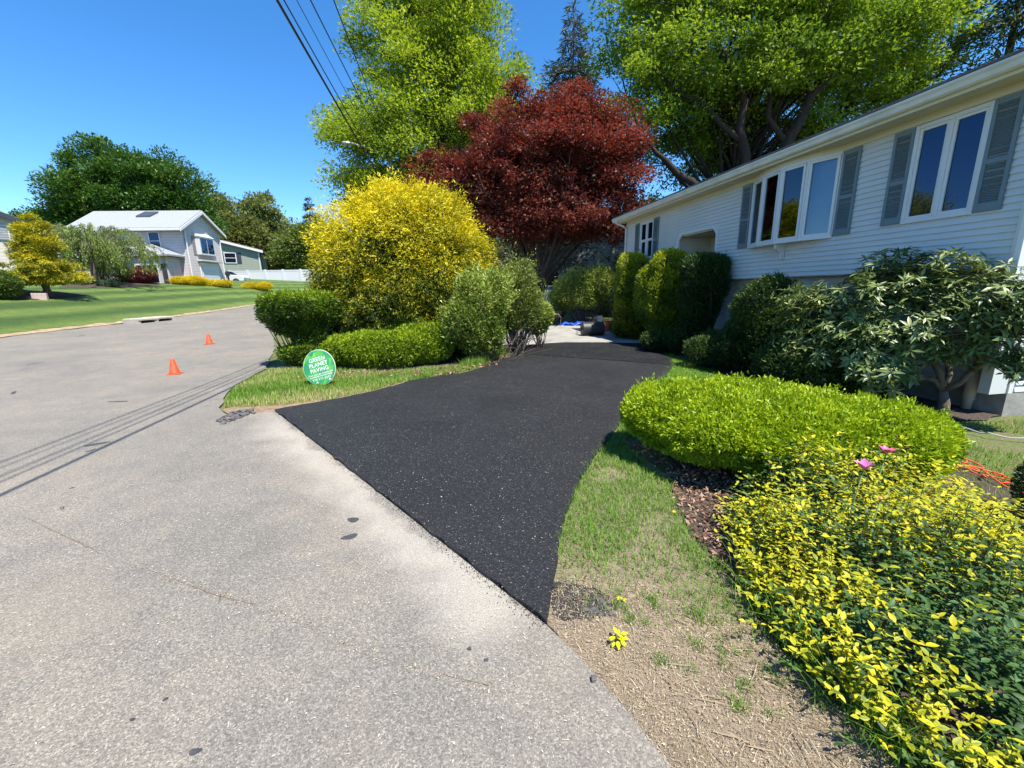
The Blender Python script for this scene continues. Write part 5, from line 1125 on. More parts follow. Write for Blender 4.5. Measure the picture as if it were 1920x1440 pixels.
# beige house with a gable at the picture's left
BEI = siding_mat('beige_siding', (.50, .46, .40), .22)
c1 = at(4, 470, 27); zb1 = gz(c1[0], c1[1]) - .3
bh = empty('beige_gable_house', (c1[0], c1[1], zb1), math.radians(48), 'beige clapboard house with a louvred gable vent behind the golden cypress', 'house')
Hh = at(17, 399, 27)[2] - zb1; Eh = Hh - 1.45
MB().prism([(-3.0, 0, -.5), (3.0, 0, -.5), (3.0, 0, Eh), (.15, 0, Hh), (-3.0, 0, Eh)], [(-3.0, 11, -.5), (3.0, 11, -.5), (3.0, 11, Eh), (.15, 11, Hh), (-3.0, 11, Eh)]).build('walls', BEI, bh)
rb = MB()
for xa in (-3.35, 3.35):
    za = Eh - .16; q = [(xa, -.35, za), (.15, -.35, Hh + .02), (.15, 11.3, Hh + .02), (xa, 11.3, za)]
    if xa > 0: q = q[::-1]
    rb.prism([(a, b, c + .05) for a, b, c in q], [(a, b, c + .2) for a, b, c in q])
rb.build('roof', ROOFP, bh)
for xa in (-3.37, 3.37): MB().prism([(xa, -.42, Eh - .28), (.15, -.42, Hh - .1), (.15, -.42, Hh + .2), (xa, -.42, Eh + .03)], [(xa, -.36, Eh - .28), (.15, -.36, Hh - .1), (.15, -.36, Hh + .2), (xa, -.36, Eh + .03)]).build('rake_board', DSH, bh)
vt = MB(); vt.box(-.2, .5, -.06, -.002, Hh - 1.55, Hh - .65); v_ = vt.build('gable_vent', TRIM, bh)
for k in range(6): MB().box(-.13, .43, -.09, -.062, Hh - 1.5 + k * .14, Hh - 1.5 + k * .14 + .08).build('slat', plain('vent_grey', (.3, .3, .3), .6), v_)
MB().tube([(.35, -.1, Hh - 2.3), (.35, -.1, -.3)], .09, 8).build('vent_pipe', TRIM, bh)
# green house behind the fence
GRN = siding_mat('sage_green_siding', (.235, .27, .215), .22)
c2 = at(486, 470, 56); zb2 = gz(c2[0], c2[1]) - .2
gh = empty('sage_green_house', (c2[0], c2[1], zb2), math.radians(26), 'sage green one-storey house with brown roof behind the white fence', 'house')
m2 = (c2 - CAM) @ fw / 780; EVg = at(486, 470, 56)[2] - zb2; PKg = EVg + 1.5; Wg = 11.5
MB().prism([(-Wg, 0, -1), (0, 0, -1), (0, 0, EVg), (-Wg * .52, 0, PKg), (-Wg, 0, EVg)], [(-Wg, 12, -1), (0, 12, -1), (0, 12, EVg), (-Wg * .52, 12, PKg), (-Wg, 12, EVg)]).build('walls', GRN, gh)
rgm = MB()
for xa in (-Wg - .4, .4):
    q = [(xa, -.4, EVg - .12), (-Wg * .52, -.4, PKg + .03), (-Wg * .52, 12.4, PKg + .03), (xa, 12.4, EVg - .12)]
    if xa > 0: q = q[::-1]
    rgm.prism([(a, b, c + .04) for a, b, c in q], [(a, b, c + .2) for a, b, c in q])
rgm.build('roof', ROOFB, gh)
for xa in (-Wg - .42, .42): MB().prism([(xa, -.46, EVg - .3), (-Wg * .52, -.46, PKg - .12), (-Wg * .52, -.46, PKg + .14), (xa, -.46, EVg - .02)], [(xa, -.4, EVg - .3), (-Wg * .52, -.4, PKg - .12), (-Wg * .52, -.4, PKg + .14), (xa, -.4, EVg - .02)]).build('rake_board', TRIM, gh)
house_window(gh, 'y', -3.9, -2.6, EVg - 1.6, EVg - .3, 0, sash_=True, shutters=.5, shmat=DSH); house_window(gh, 'y', -9.0, -7.8, EVg - 1.6, EVg - .3, 0, sash_=True, shutters=.5, shmat=DSH)
house_window(gh, 'x', 1.6, 3.4, EVg - 1.8, EVg - .3, 0, mull=True, shutters=.5, shmat=DSH)
for x in (-.12, -6.6): MB().tube([(x, -.08, EVg - .1), (x, -.08, -.6)], .07, 6).build('downspout', TRIM, gh)
# blue-grey neighbour glimpsed under the red maple
BLU = siding_mat('blue_grey_siding', (.42, .46, .48), .2)
nb = empty('blue_grey_house', (7.2, 31, gz(7.2, 31)), math.radians(-8), 'blue-grey neighbour house glimpsed under the red maple crown', 'house')
MB().prism([(-5.5, 0, -.5), (5, 0, -.5), (5, 0, 3.6), (-.2, 0, 5.6), (-5.5, 0, 3.6)], [(-5.5, 8, -.5), (5, 8, -.5), (5, 8, 3.6), (-.2, 8, 5.6), (-5.5, 8, 3.6)]).build('walls', BLU, nb)
rn = MB()
for xa in (-5.9, 5.4):
    q = [(xa, -.4, 3.45), (-.2, -.4, 5.63), (-.2, 8.4, 5.63), (xa, 8.4, 3.45)]
    if xa > 0: q = q[::-1]
    rn.prism([(a, b, c + .04) for a, b, c in q], [(a, b, c + .2) for a, b, c in q])
rn.build('roof', ROOFB, nb)
house_window(nb, 'y', -2.6, -1.3, 1.6, 3.0, 0, sash_=True); house_window(nb, 'y', .6, 2.0, 1.6, 3.0, 0, sash_=True); house_window(nb, 'y', -4.9, -3.6, 1.6, 3.0, 0, sash_=True)

# ---- white vinyl fence
VIN = plain('white_vinyl', (.62, .63, .65), .35, var=.02)
fa = hit(400, 534); fa = at(402, 533, 50.0); fb = at(600, 536, 50.0)
fence = empty('white_fence', (fa[0], fa[1], gz(fa[0], fa[1])), 0, 'white vinyl privacy fence in front of the sage green house', 'fence')
FA = fa[:2]; FB = fb[:2]; npn = 6; dv = (FB - FA) / npn; FHt = (at(480, 507, 50)[2] - at(480, 534, 50)[2])
for i in range(npn + 1):
    p_ = FA + dv * i; z_ = at(480, 534, 50)[2] - gz(*fa[:2]); rel = p_ - FA
    MB().box(rel[0] - .11, rel[0] + .11, rel[1] - .11, rel[1] + .11, z_ - .8, z_ + FHt + .08).build('post', VIN, fence)
    if i < npn:
        r2 = rel + dv; u_ = dv / np.linalg.norm(dv); a_ = rel + u_ * .08; b_ = r2 - u_ * .08
        pn = MB().obox(a_, b_, -.02, .02, z_ - .5, z_ + FHt - .14).build('panel', VIN, fence)
        MB().obox(a_, b_, -.035, .035, z_ + FHt - .138, z_ + FHt).build('rail', VIN, fence)
# ---- parked car partly behind the corner of the pale house
cp = at(424, 534, 46.5); CARW = plain('white_car_paint', (.62, .63, .64), .25, var=.02); TYRE = plain('black_tyre', (.02, .02, .02), .8)
car = empty('parked_car', (cp[0], cp[1], at(424, 534, 46.5)[2]), math.radians(12), 'white car parked between the pale house and the white fence', 'car')
prof = [(-2.1, .35), (2.1, .35), (2.15, .75), (1.9, .95), (.95, 1.0), (.35, 1.42), (-1.2, 1.42), (-1.75, 1.0), (-2.1, .95)]
MB().prism([(x, -.85, z) for x, z in prof], [(x, .85, z) for x, z in prof]).build('body', CARW, car, bevel=.05)
wp = [(.8, 1.02), (.32, 1.34), (-.35, 1.34), (-.35, 1.02)]; wp2 = [(-.45, 1.02), (-.45, 1.34), (-1.15, 1.34), (-1.5, 1.02)]
for q in (wp, wp2):
    MB().prism([(x, -.862, z) for x, z in q], [(x, -.851, z) for x, z in q]).build('window', PANED, car)
MB().prism([(.96, -.75, 1.03), (.96, .75, 1.03), (.42, .7, 1.39), (.42, -.7, 1.39)], [(.98, -.75, 1.05), (.98, .75, 1.05), (.44, .7, 1.41), (.44, -.7, 1.41)]).build('windscreen', PANED, car)
for x in (-1.3, 1.35):
    for y in (-.8, .8):
        m = MB().lathe([(.20, -.1), (.31, -.1), (.33, 0), (.31, .1), (.20, .1)], 18); m.transform(Matrix.Translation((x, y, .33)) @ Matrix.Rotation(math.pi / 2, 4, 'X')); wh = m.build('wheel', TYRE, car)
        m = MB().lathe([(.19, -.112), (.06, -.12), (.06, .12), (.19, .112)], 14); m.transform(Matrix.Translation((x, y, .33)) @ Matrix.Rotation(math.pi / 2, 4, 'X')); m.build('rim', plain('alloy', (.4, .4, .42), .3, .9), wh)
for y in (-.6, .6): MB().box(2.12, 2.17, y - .18, y + .18, .68, .82).build('headlight', plain('lens', (.7, .7, .7), .1), car)
# ---- mailbox
mpos = hit(431, 538); ms = (mpos - CAM) @ fw / 780
mbx = empty('mailbox', (mpos[0], mpos[1], gz(mpos[0], mpos[1])), math.radians(20), 'black mailbox on a post behind the long golden spirea', 'mailbox'); BLK = plain('black_metal', (.018, .018, .02), .45)
MB().box(-.06, .06, -.06, .06, -.2, 1.0).build('post', plain('dark_post', (.05, .035, .03), .8), mbx); MB().box(-.07, .07, -.35, .25, 1.0, 1.06).build('bracket', BLK, mbx)
arch = [(-.14, 1.062), (.14, 1.062), (.14, 1.24), (.1, 1.33), (0, 1.37), (-.1, 1.33), (-.14, 1.24)]
m = MB().prism([(x, -.38, z) for x, z in arch][::1], [(x, .3, z) for x, z in arch][::1]); m.build('box', BLK, mbx); MB().box(.142, .16, -.1, .1, 1.1, 1.3).build('newspaper_tube', BLK, mbx)
# ---- pinkish stone block under the cypress
mk = hit(76, 562); k_ = (mk - CAM) @ fw / 780
mo = MB(); mo.prism([(-10 * k_, -.1, -.1), (10.5 * k_, -.1, -.1), (10.5 * k_, .15, -.1), (-10 * k_, .15, -.1)], [(-10.5 * k_, -.08, 12 * k_), (10 * k_, -.08, 11.5 * k_), (10 * k_, .12, 11.5 * k_), (-10.5 * k_, .12, 12 * k_)])
so_ = mo.build('stone_marker', plain('pink_granite', (.45, .34, .30), .8, var=.2, scale=14, bmp=.5), None, bevel=.02); so_.location = (mk[0], mk[1], gz(mk[0], mk[1])); so_.rotation_euler = (0, 0, .5)
tag(so_, 'pinkish square stone marker on the lawn under the golden cypress', 'stone')
cb = np.array([hit(*q)[:2] for q in [(-40, 566), (20, 562), (70, 563), (140, 558), (165, 553), (100, 549), (40, 552), (-40, 556)]]); sheet('mulch_ring', smooth_poly(cb, .3, .04, 3), .03, MULCH, .5)
cb = np.array([hit(*q)[:2] for q in [(110, 541), (200, 541), (290, 536), (310, 531), (250, 531), (120, 536)]]); sheet('mulch_ring', smooth_poly(cb, .3, .04, 4), .03, MULCH, .5)
# ---- storm drain slab in the street edge
sd = hit(287, 603); a_ = math.radians(80)
dn = empty('storm_drain', (sd[0] - .1, sd[1], gz(sd[0], sd[1])), a_, 'concrete storm drain slab with a dark inlet at the lawn edge', 'drain')
k_ = (sd - CAM) @ fw / 780; PC = plain('pale_concrete', (.46, .41, .33), .9, var=.15, bmp=.3)
MB().box(-.95, -.03, -.45, .45, .10, .20).build('slab', PC, dn, bevel=.02); MB().box(.0, .95, -.4, .5, .12, .22).build('slab', PC, dn, bevel=.02)
for x in (-.9, -.05, .85): MB().box(x - .08, x + .08, -.42, .4, -.1, .10 if x < -.04 else .12).build('support', PC, dn)
MB().box(-.8, .75, -.30, .4, -.1, .05).build('inlet', plain('drain_dark', (.015, .015, .015), .9), dn)

# ================================================================== STREET FURNITURE AND TOOLS
ORG = plain('orange_cone_plastic', (.72, .085, .022), .5, var=.22, scale=14)
for q, lab in (((328, 701), 'small plain orange traffic cone by the wire shadows on the street'), ((393, 645), 'small plain orange traffic cone out in the middle of the street')):
    d = ray(*q); c = hit(*q); s_ = (c - CAM) @ fw / 780
    cn = empty('traffic_cone', (c[0], c[1], gz(c[0], c[1])), .3, lab, 'cone', 'orange cones on the street'); hC = .335
    MB().box(-.125, .125, -.125, .125, 0, .022).build('base', ORG, cn, bevel=.012)
    MB().lathe([(.105, .0222), (.098, .035), (.036, hC - .01), (.030, hC), (.022, hC), (.022, hC - .05)], 24).build('cone_body', ORG, cn, smooth=True)
# ---- round yard sign
sg = hit(608, 724); Rs = .335
def sign_mat():
    m, n, b, o = new_mat('printed_green_sign'); tc = n.nodes.new('ShaderNodeTexCoord'); P = tc.outputs['Object']
    f = noise(n, 5.5, 2, P, .4, .6); v = voronoi(n, 7, 'Color', P); hs = n.nodes.new('ShaderNodeSeparateColor'); n.links.new(v, hs.inputs[0])
    c = ramp(n, [(.2, (.02, .22, .12)), (.45, (.05, .36, .10)), (.6, (.12, .48, .07)), (.8, (.30, .58, .05))], mixc(n, .45, f, hs.outputs[0]))
    n.links.new(c, b.inputs['Base Color']); b.inputs['Roughness'].default_value = .4; return m
sgn = empty('yard_sign', (sg[0], sg[1], 0), 0, 'round green yard sign reading GREEN PLANET PAVING on the grass strip', 'sign')
sgn.rotation_euler = (math.radians(-9), math.radians(-15), math.radians(-8))
m = MB().lathe([(Rs, -.005), (Rs + .003, 0), (Rs, .005)], 56); m.transform(Matrix.Translation((0, 0, Rs + .02)) @ Matrix.Rotation(math.pi / 2, 4, 'X')); m.build('board', plain('sign_edge', (.62, .66, .5), .5), sgn)
m = MB().lathe([(Rs - .008, 0), (Rs - .008, .002)], 56); m.transform(Matrix.Translation((0, -.0055, Rs + .02)) @ Matrix.Rotation(math.pi / 2, 4, 'X')); m.build('printed_face', sign_mat(), sgn)
WT = plain('white_print', (.82, .85, .80), .5, var=.02)
def text(t, size, z, bold=True, space=1.0, shear=0):
    cu = bpy.data.curves.new('lettering', 'FONT'); cu.body = t; cu.size = size; cu.align_x = 'CENTER'; cu.align_y = 'CENTER'; cu.space_character = space; cu.shear = shear
    if bold: cu.offset = size * .018
    tmp = bpy.data.objects.new('tmp_text', cu); col.objects.link(tmp); bpy.context.view_layer.update()
    me = bpy.data.meshes.new_from_object(tmp.evaluated_get(bpy.context.evaluated_depsgraph_get())); bpy.data.objects.remove(tmp); bpy.data.curves.remove(cu)
    me.name = 'lettering'; me.transform(Matrix.Translation((0, -.0095, z)) @ Matrix.Rotation(math.pi / 2, 4, 'X')); me.materials.clear(); link('lettering', me, WT, sgn)['kind'] = 'stuff'
cz = Rs + .02
text('GREEN', .102, cz + .155, True, 1.12); text('PLANET', .102, cz + .058, True, 1.12); text('PAVING', .102, cz - .040, True, 1.12)
text('Cover your ugly driveway with', .042, cz - .115, True, 1.0, .2); text('eco-friendly recycled rubber', .042, cz - .155, True, 1.0, .2); text('978 375 8270', .056, cz - .212, True, 1.25)
for x in (-.11, .16):
    q = [(x - .03, cz - .30 + abs(x) * .2), (x + .03, cz - .30 + abs(x) * .2), (x + .0, cz - .262 + abs(x) * .2)]
    MB().prism([(a, -.0085, b) for a, b in q], [(a, -.0078, b) for a, b in q]).build('print_mark', WT, sgn)
for x in (-.10, .10): MB().tube([(x, .012, -.15), (x, .012, Rs)], .004, 6).build('stake', plain('steel_wire', (.4, .4, .4), .4, .9), sgn)
# ---- utility pole with street lamp and overhead wires
pt = at(727, 232, 24.2); pz = gz(pt[0], pt[1]); POLE = plain('weathered_pole', (.33, .30, .27), .9, var=.2, scale=12, bmp=.4)
up_ = empty('utility_pole', (pt[0], pt[1], pz), 0, 'weathered grey utility pole with a lamp arm in front of the tall maple', 'pole'); ph_ = pt[2] - pz
MB().tube([(0, 0, -.3), (0, 0, ph_ * .5), (0, 0, ph_ + .1)], [.16, .14, .11], 12).build('post', POLE, up_, smooth=True)
lt = at(655, 269, 23.0) - np.array([pt[0], pt[1], pz]); ALU = plain('dull_aluminium', (.5, .5, .5), .4, .6)
arm = MB().tube([(0, 0, lt[2] - .55), (lt[0] * .3, lt[1] * .3, lt[2] - .15), (lt[0] * .65, lt[1] * .65, lt[2]), (lt[0], lt[1], lt[2])], .035, 8).build('lamp_arm', ALU, up_, smooth=True)
m = MB().lathe([(.02, -.38), (.10, -.3), (.14, 0), (.10, .3), (.02, .36)], 12); m.transform(Matrix.Translation(Vector(lt)) @ Matrix.Rotation(math.atan2(lt[1], lt[0]), 4, 'Z') @ Matrix.Rotation(math.pi / 2, 4, 'Y') @ Matrix.Diagonal((.55, 1, 1, 1))); m.build('lamp_head', ALU, arm, smooth=True)
WIRE = plain('black_wire', (.02, .02, .022), .6)
def wire(pts, r, lab, sag=.25):
    P = np.array(pts, float); out = []
    for a, b in zip(P[:-1], P[1:]):
        t = np.linspace(0, 1, 24)[:, None]; q = a + (b - a) * t; q[:, 2] -= sag * 4 * (t * (1 - t))[:, 0]; out.append(q)
    o = MB().tube(np.concatenate([out[0]] + [x[1:] for x in out[1:]]), r, 6).build('overhead_wire', WIRE, None, smooth=True)
    tag(o, lab, 'wire', 'overhead wires along the street')
def wline(q_pole, zp, q_top, ht):       # a wire from the pole through the pixel at the frame's top edge, on to the next pole behind
    A_ = np.array([pt[0], pt[1], 0]) + np.array([q_pole, 0, zp]); d = ray(*q_top); B_ = CAM + d * ((ht - CH) / d[2]); dirv = (B_ - A_) / np.linalg.norm((B_ - A_)[:2]); return A_, A_ + dirv * 40
for (dx_, zp, qt, ht, r_, lab) in [(-.25, 6.9, (526, 0), 6.7, .026, 'thick black telephone cable, lowest of the overhead wires'), (-.15, 7.2, (538, 0), 7.1, .014, 'black overhead wire just above the telephone cable'), (-.1, 7.9, (561, 0), 7.8, .009, 'thin black overhead wire in the middle of the span'),
                                   (.0, 8.6, (586, 0), 8.4, .016, 'black overhead wire second from the top of the pole'), (.0, 9.2, (628, 0), 9.1, .016, 'topmost black overhead wire running to the pole')]:
    A_, B_ = wline(dx_, zp, qt, ht); far = np.array([-16.5, 66, zp + 1.0]); wire([far, A_, B_], r_, lab, .12)


# ---- lawn roller
rp = hit(1113, 631); DRM = plain('dark_painted_steel', (.028, .03, .032), .5, .2, var=.35, scale=9)
ro = empty('lawn_roller', (rp[0], rp[1] + .25, gz(rp[0], rp[1])), math.radians(6), 'dark steel lawn roller drum standing on the concrete apron', 'roller'); RR, RL = .255, .40
m = MB().lathe([(RR - .03, -RL), (RR, -RL + .012), (RR, RL - .012), (RR - .03, RL)], 40); m.transform(Matrix.Translation((0, 0, RR)) @ Matrix.Rotation(math.pi / 2, 4, 'Y')); m.build('drum', DRM, ro, smooth=False)
for s_ in (-1, 1):
    m = MB().lathe([(.035, 0), (.035, .05), (.015, .06)], 12); m.transform(Matrix.Translation((s_ * RL * .99, 0, RR)) @ Matrix.Rotation(s_ * math.pi / 2, 4, 'Y')); m.build('axle_hub', BLK, ro)
MB().tube([(-RL - .06, 0, RR), (-RL - .06, .35, .22), (-.25, .95, .12), (-.2, 1.5, .10)], .014, 8).build('handle', BLK, ro); MB().tube([(RL + .06, 0, RR), (RL + .06, .35, .22), (.25, .95, .12), (-.2, 1.5, .10)], .014, 8).build('handle', BLK, ro)
# ---- wheelbarrow
wp_ = hit(1046, 612); wb = empty('wheelbarrow', (wp_[0], wp_[1] + .4, gz(wp_[0], wp_[1])), math.radians(70), 'black wheelbarrow parked on the apron under the red maple', 'wheelbarrow')
TRAY = plain('black_tray', (.02, .02, .022), .25, .2)
lo4 = [(-.3, -.2, .38), (.3, -.22, .34), (.3, .22, .34), (-.3, .2, .38)]; hi4 = [(-.5, -.34, .68), (.55, -.36, .62), (.55, .36, .62), (-.5, .34, .68)]
tm = MB(); tm.poly(lo4 + hi4 + [(x * .96, y * .94, z + .02) for x, y, z in lo4] + [(x * .97, y * .96, z) for x, y, z in hi4], [(3, 2, 1, 0), (0, 1, 5, 4), (1, 2, 6, 5), (2, 3, 7, 6), (3, 0, 4, 7), (8, 9, 10, 11), (9, 8, 12, 13), (10, 9, 13, 14), (11, 10, 14, 15), (8, 11, 15, 12), (4, 5, 13, 12), (5, 6, 14, 13), (6, 7, 15, 14), (7, 4, 12, 15)]); tm.build('tray', TRAY, wb)
m = MB().lathe([(.10, -.04), (.18, -.05), (.20, 0), (.18, .05), (.10, .04)], 18); m.transform(Matrix.Translation((.72, 0, .2)) @ Matrix.Rotation(math.pi / 2, 4, 'X')); m.build('wheel', TYRE, wb)
WOOD = plain('ash_wood', (.42, .27, .13), .6, var=.2)
for s_ in (-1, 1):
    MB().tube([(.75, s_ * .07, .2), (.2, s_ * .17, .31), (-.5, s_ * .26, .45), (-1.0, s_ * .30, .58)], .02, 8).build('handle', WOOD, wb)
    MB().tube([(-.1, s_ * .2, .37), (-.35, s_ * .24, .02), (-.15, s_ * .2, .02), (.1, s_ * .18, .33)], .014, 6).build('leg', BLK, wb)
# ---- buckets, tarp, bin
def bucket(name, c, r0, r1, h, mat, lab, ringmat=None):
    o = empty(name, (c[0], c[1], gz(c[0], c[1])), 0, lab, 'bucket')
    MB().lathe([(r0, 0), (r1, h), (r1 + .012, h), (r1 + .012, h - .03), (r1 - .008, h - .035)][:3] + [(r1 - .01, h), (r0 - .01, .012)], 24).build('shell', mat, o, smooth=False)
    MB().lathe([(r1 + .001, h - .06), (r1 + .014, h - .055), (r1 + .014, h - .012), (r1 + .001, h - .01)], 24).build('rim', mat, o)
    a = np.linspace(0, math.pi, 12); MB().tube(np.column_stack([np.cos(a) * (r1 + .016), np.sin(a) * .12 + .0, h - .03 - np.sin(a) * .1]), .004, 6).build('bail', BLK, o); return o
c = hit(1145, 622); bucket('red_bucket', (c[0], c[1] + .2), .17, .20, .40, plain('red_plastic', (.45, .03, .015), .4), 'red plastic bucket beside the lawn roller')
c = hit(1120, 604); bucket('white_bucket', (c[0] - .05, c[1] - .6), .13, .15, .37, plain('white_plastic', (.7, .7, .7), .4), 'white plastic bucket behind the lawn roller')
tp_ = hit(1080, 612); rg = np.random.default_rng(9); nx_, ny_ = 34, 18; X, Y = np.meshgrid(np.linspace(-.75, .75, nx_), np.linspace(-.4, .4, ny_)); Zt = .10 + .05 * np.sin(X * 9 + Y * 4) + .04 * np.sin(Y * 17 + X * 5) + .025 * np.sin(X * 23) - .09 * (np.abs(X) / .75) ** 3
Vt = np.column_stack([X.ravel() + .03 * np.sin(Y.ravel() * 20), Y.ravel() + .04 * np.sin(X.ravel() * 11), np.clip(Zt.ravel(), .01, None)]); Ft = [(j * nx_ + i, j * nx_ + i + 1, (j + 1) * nx_ + i + 1, (j + 1) * nx_ + i) for j in range(ny_ - 1) for i in range(nx_ - 1)]
to = link('blue_tarp', npmesh('blue_tarp', Vt, np.array(Ft), None, True), plain('blue_tarpaulin', (.03, .09, .55), .35, var=.3, scale=4)); to.location = (tp_[0] + .05, tp_[1] + .5, gz(tp_[0], tp_[1])); to.modifiers.new('solid', 'SOLIDIFY').thickness = .004
tag(to, 'crumpled blue tarpaulin on the ground beside the wheelbarrow', 'tarp')
c = (4.25, 15.0); bn = empty('blue_barrel', (*c, gz(*c)), 0, 'blue plastic barrel in the shade behind the arborvitae hedge', 'barrel'); BLB = plain('blue_plastic', (.02, .03, .22), .4)
MB().lathe([(.24, 0), (.28, .1), (.28, .3), (.29, .32), (.28, .34), (.28, .6), (.29, .62), (.28, .64), (.28, .85), (.24, .92), (.23, .92)], 24).build('body', BLB, bn, smooth=True); MB().lathe([(.22, .921), (.22, .94), (.05, .94)], 20).build('lid', BLB, bn)
c = hit(1190, 637); hz_ = []
for i in range(70):
    a = i * .33; hz_.append((c[0] + .3 + math.cos(a) * (.28 + .03 * math.sin(a * .37)) , c[1] + .1 + math.sin(a) * .22, .02 + .012 * (i // 19)))
o = MB().tube(hz_, .009, 6).build('red_hose', plain('red_rubber', (.40, .045, .02), .5), None, smooth=True); tag(o, 'coiled red hose on the ground at the end of the apron', 'hose')
# flagstones by the apron
for i, (q, a, lab) in enumerate([((1200, 634), .3, 'flat pale flagstone touching the concrete apron'), ((1228, 628), .15, 'flat pale flagstone furthest from the concrete apron')]):
    c = hit(*q); k = 9; an = np.linspace(0, 2 * math.pi, k, endpoint=False); rg = np.random.default_rng(i + 3); rr = .34 * rg.uniform(.8, 1.15, k)
    lo_ = [(math.cos(t) * r * 1.2, math.sin(t) * r, 0) for t, r in zip(an, rr)]; o = MB().prism(lo_, [(x * .97, y * .97, .06) for x, y, _ in lo_]).build('flagstone', CONC, None, bevel=.01); o.location = (c[0], c[1], gz(c[0], c[1]) - .01); tag(o, lab, 'stone')

# ---- orange extension cord by the euonymus, grey garden hose
oc = plain('orange_cord', (.75, .11, .03), .5); rg = np.random.default_rng(12)
def cord(name, base_px, lab, mat, r, amp, n=90, seed=0):
    rg = np.random.default_rng(seed); P = px(base_px); t = np.linspace(0, len(P) - 1, n); X = np.interp(t, range(len(P)), P[:, 0]); Y = np.interp(t, range(len(P)), P[:, 1])
    X = X + amp * np.sin(t * 5.1 + 1) ; Y = Y + amp * np.cos(t * 6.3); Z = zg(X, Y) + r + .01 + .012 * (1 + np.sin(t * 7))
    o = MB().tube(np.column_stack([X, Y, Z]), r, 6).build(name, mat, None, smooth=True); tag(o, lab, 'cord'); return o
cord('extension_cord', [(1775, 872), (1800, 880), (1835, 885), (1812, 868), (1790, 866), (1822, 893), (1862, 900), (1900, 915), (1880, 895), (1850, 890), (1905, 930), (1960, 950)], 'tangled orange extension cord on the grass behind the golden euonymus', oc, .006, .05, 160, 1)
cord('garden_hose', [(1700, 775), (1760, 790), (1810, 808), (1860, 820), (1960, 828), (2050, 835)], 'thin grey garden hose lying on the grass by the rhododendron', plain('grey_hose', (.35, .34, .32), .5), .007, .02, 60, 2)

# ---- tulips
TUL = plain('pink_tulip_petal', (.62, .10, .22), .45, var=.25, scale=40); TULM = plain('mauve_tulip_petal', (.55, .17, .36), .45, var=.25, scale=40); GST = plain('tulip_stem', (.12, .2, .07), .6)
def tulip(q, Y, m, lab, sz, seed):
    rg = np.random.default_rng(seed); t = at(*q, Y); b0 = np.array([t[0] - .02, t[1] + .03, 0]); o = empty('tulip', tuple(b0), 0, lab, 'flower', 'tulips in the euonymus'); h = t[2]
    MB().tube([(0, 0, 0), (.005, -.01, h * .5), (.02, -.03, h)], .0035, 6).build('stem', GST, o, smooth=True)
    for i in range(6):
        a = i * 1.047 + rg.uniform(-.2, .2); pm = leaf_mesh('petal', .72, .5, -.25 if i % 2 else -.05, .5, m); p_ = link('petal', pm, m, o); el = rg.uniform(.35, 1.0)
        D = Vector((math.cos(a), math.sin(a), el)).normalized(); N = (Vector((0, 0, 1)) - D * D.z).normalized(); S = N.cross(D); mx = Matrix.Identity(4)
        for c_ in range(3): mx[c_][0] = D[c_] * sz; mx[c_][1] = S[c_] * sz; mx[c_][2] = N[c_] * sz; mx[c_][3] = (.02, -.03, h)[c_]
        p_.matrix_local = mx
    MB().lathe([(.004, 0), (.007, .012), (.003, .02)], 8, (.02, -.03, h)).build('pistil', plain('pistil', (.5, .5, .1), .6), o)
    for i in range(2):
        a = rg.uniform(0, 6); lm = leaf_mesh('leaf', .16, .4, .3, .6, GRASSL); l_ = link('leaf', lm, GRASSL, o); l_.rotation_euler = (0, -1.1, a); l_.scale = (.22,) * 3
tulip((1619, 880), 2.28, TULM, 'open mauve-pink tulip flower above the euonymus', .066, 1)
tulip((1662, 850), 2.5, TUL, 'deep pink tulip flower in front of the bright yew', .06, 2)
tulip((1651, 938), 2.1, TUL, 'small pink tulip bud low in the golden euonymus', .022, 3)
YEL = plain('dandelion_yellow', (.85, .66, .01), .6); LIME = leafmat('lime_seedling', [(0, (.45, .48, .01)), (1, (.66, .62, .02))], .3, .5)
c = G(1263, 972); o = empty('dandelion', (c[0], c[1], 0), 0, 'yellow dandelion flower in the grass beside the leaf litter', 'flower'); MB().tube([(0, 0, 0), (0, 0, .05)], .0025, 6).build('stem', GST, o)
mm = MB()
for i in range(34):
    a = i * 2.4; r_ = .004 + .011 * (i / 34); mm.poly([(0, 0, .05), (math.cos(a - .15) * r_, math.sin(a - .15) * r_, .058), (math.cos(a) * r_ * 1.15, math.sin(a) * r_ * 1.15, .055), (math.cos(a + .15) * r_, math.sin(a + .15) * r_, .058)], [(0, 1, 2, 3)])
mm.build('flower_head', YEL, o)
LM_ = [leaf_mesh('leaf', .55, .25, .2, v, LIME) for v in (.1, .6, .95)]
for i, (q, n, sz, lab) in enumerate([((1157, 1205), 16, .036, 'yellow-green seedling sprig on the straw verge beside the black crumbs'), ((1164, 1128), 7, .022, 'tiny yellow-green sprig at the end of the black crumbs')]):
    c = G(*q); rg = np.random.default_rng(i); o = empty('seedling', (c[0], c[1], 0), 0, lab, 'plant'); a = rg.uniform(0, 6.28, n); rr = rg.uniform(.0, .028, n) * (sz / .036)
    P = np.column_stack([np.cos(a) * rr, np.sin(a) * rr, rg.uniform(.015, .05, n) * sz / .036]); D = np.column_stack([np.cos(a), np.sin(a), rg.uniform(-.1, .6, n)]); place_leaves(o, P, D, np.tile([0, 0, 1.], (n, 1)), rg.uniform(.7, 1.1, n) * sz, rg.random(n) * .99, LM_, LIME, 60)
    mb = MB()
    for p_ in P: twigs(mb, (0, 0, 0), [p_], .002, .0015, rg, .1, 4, 3)
    mb.build('stems', GST, o)

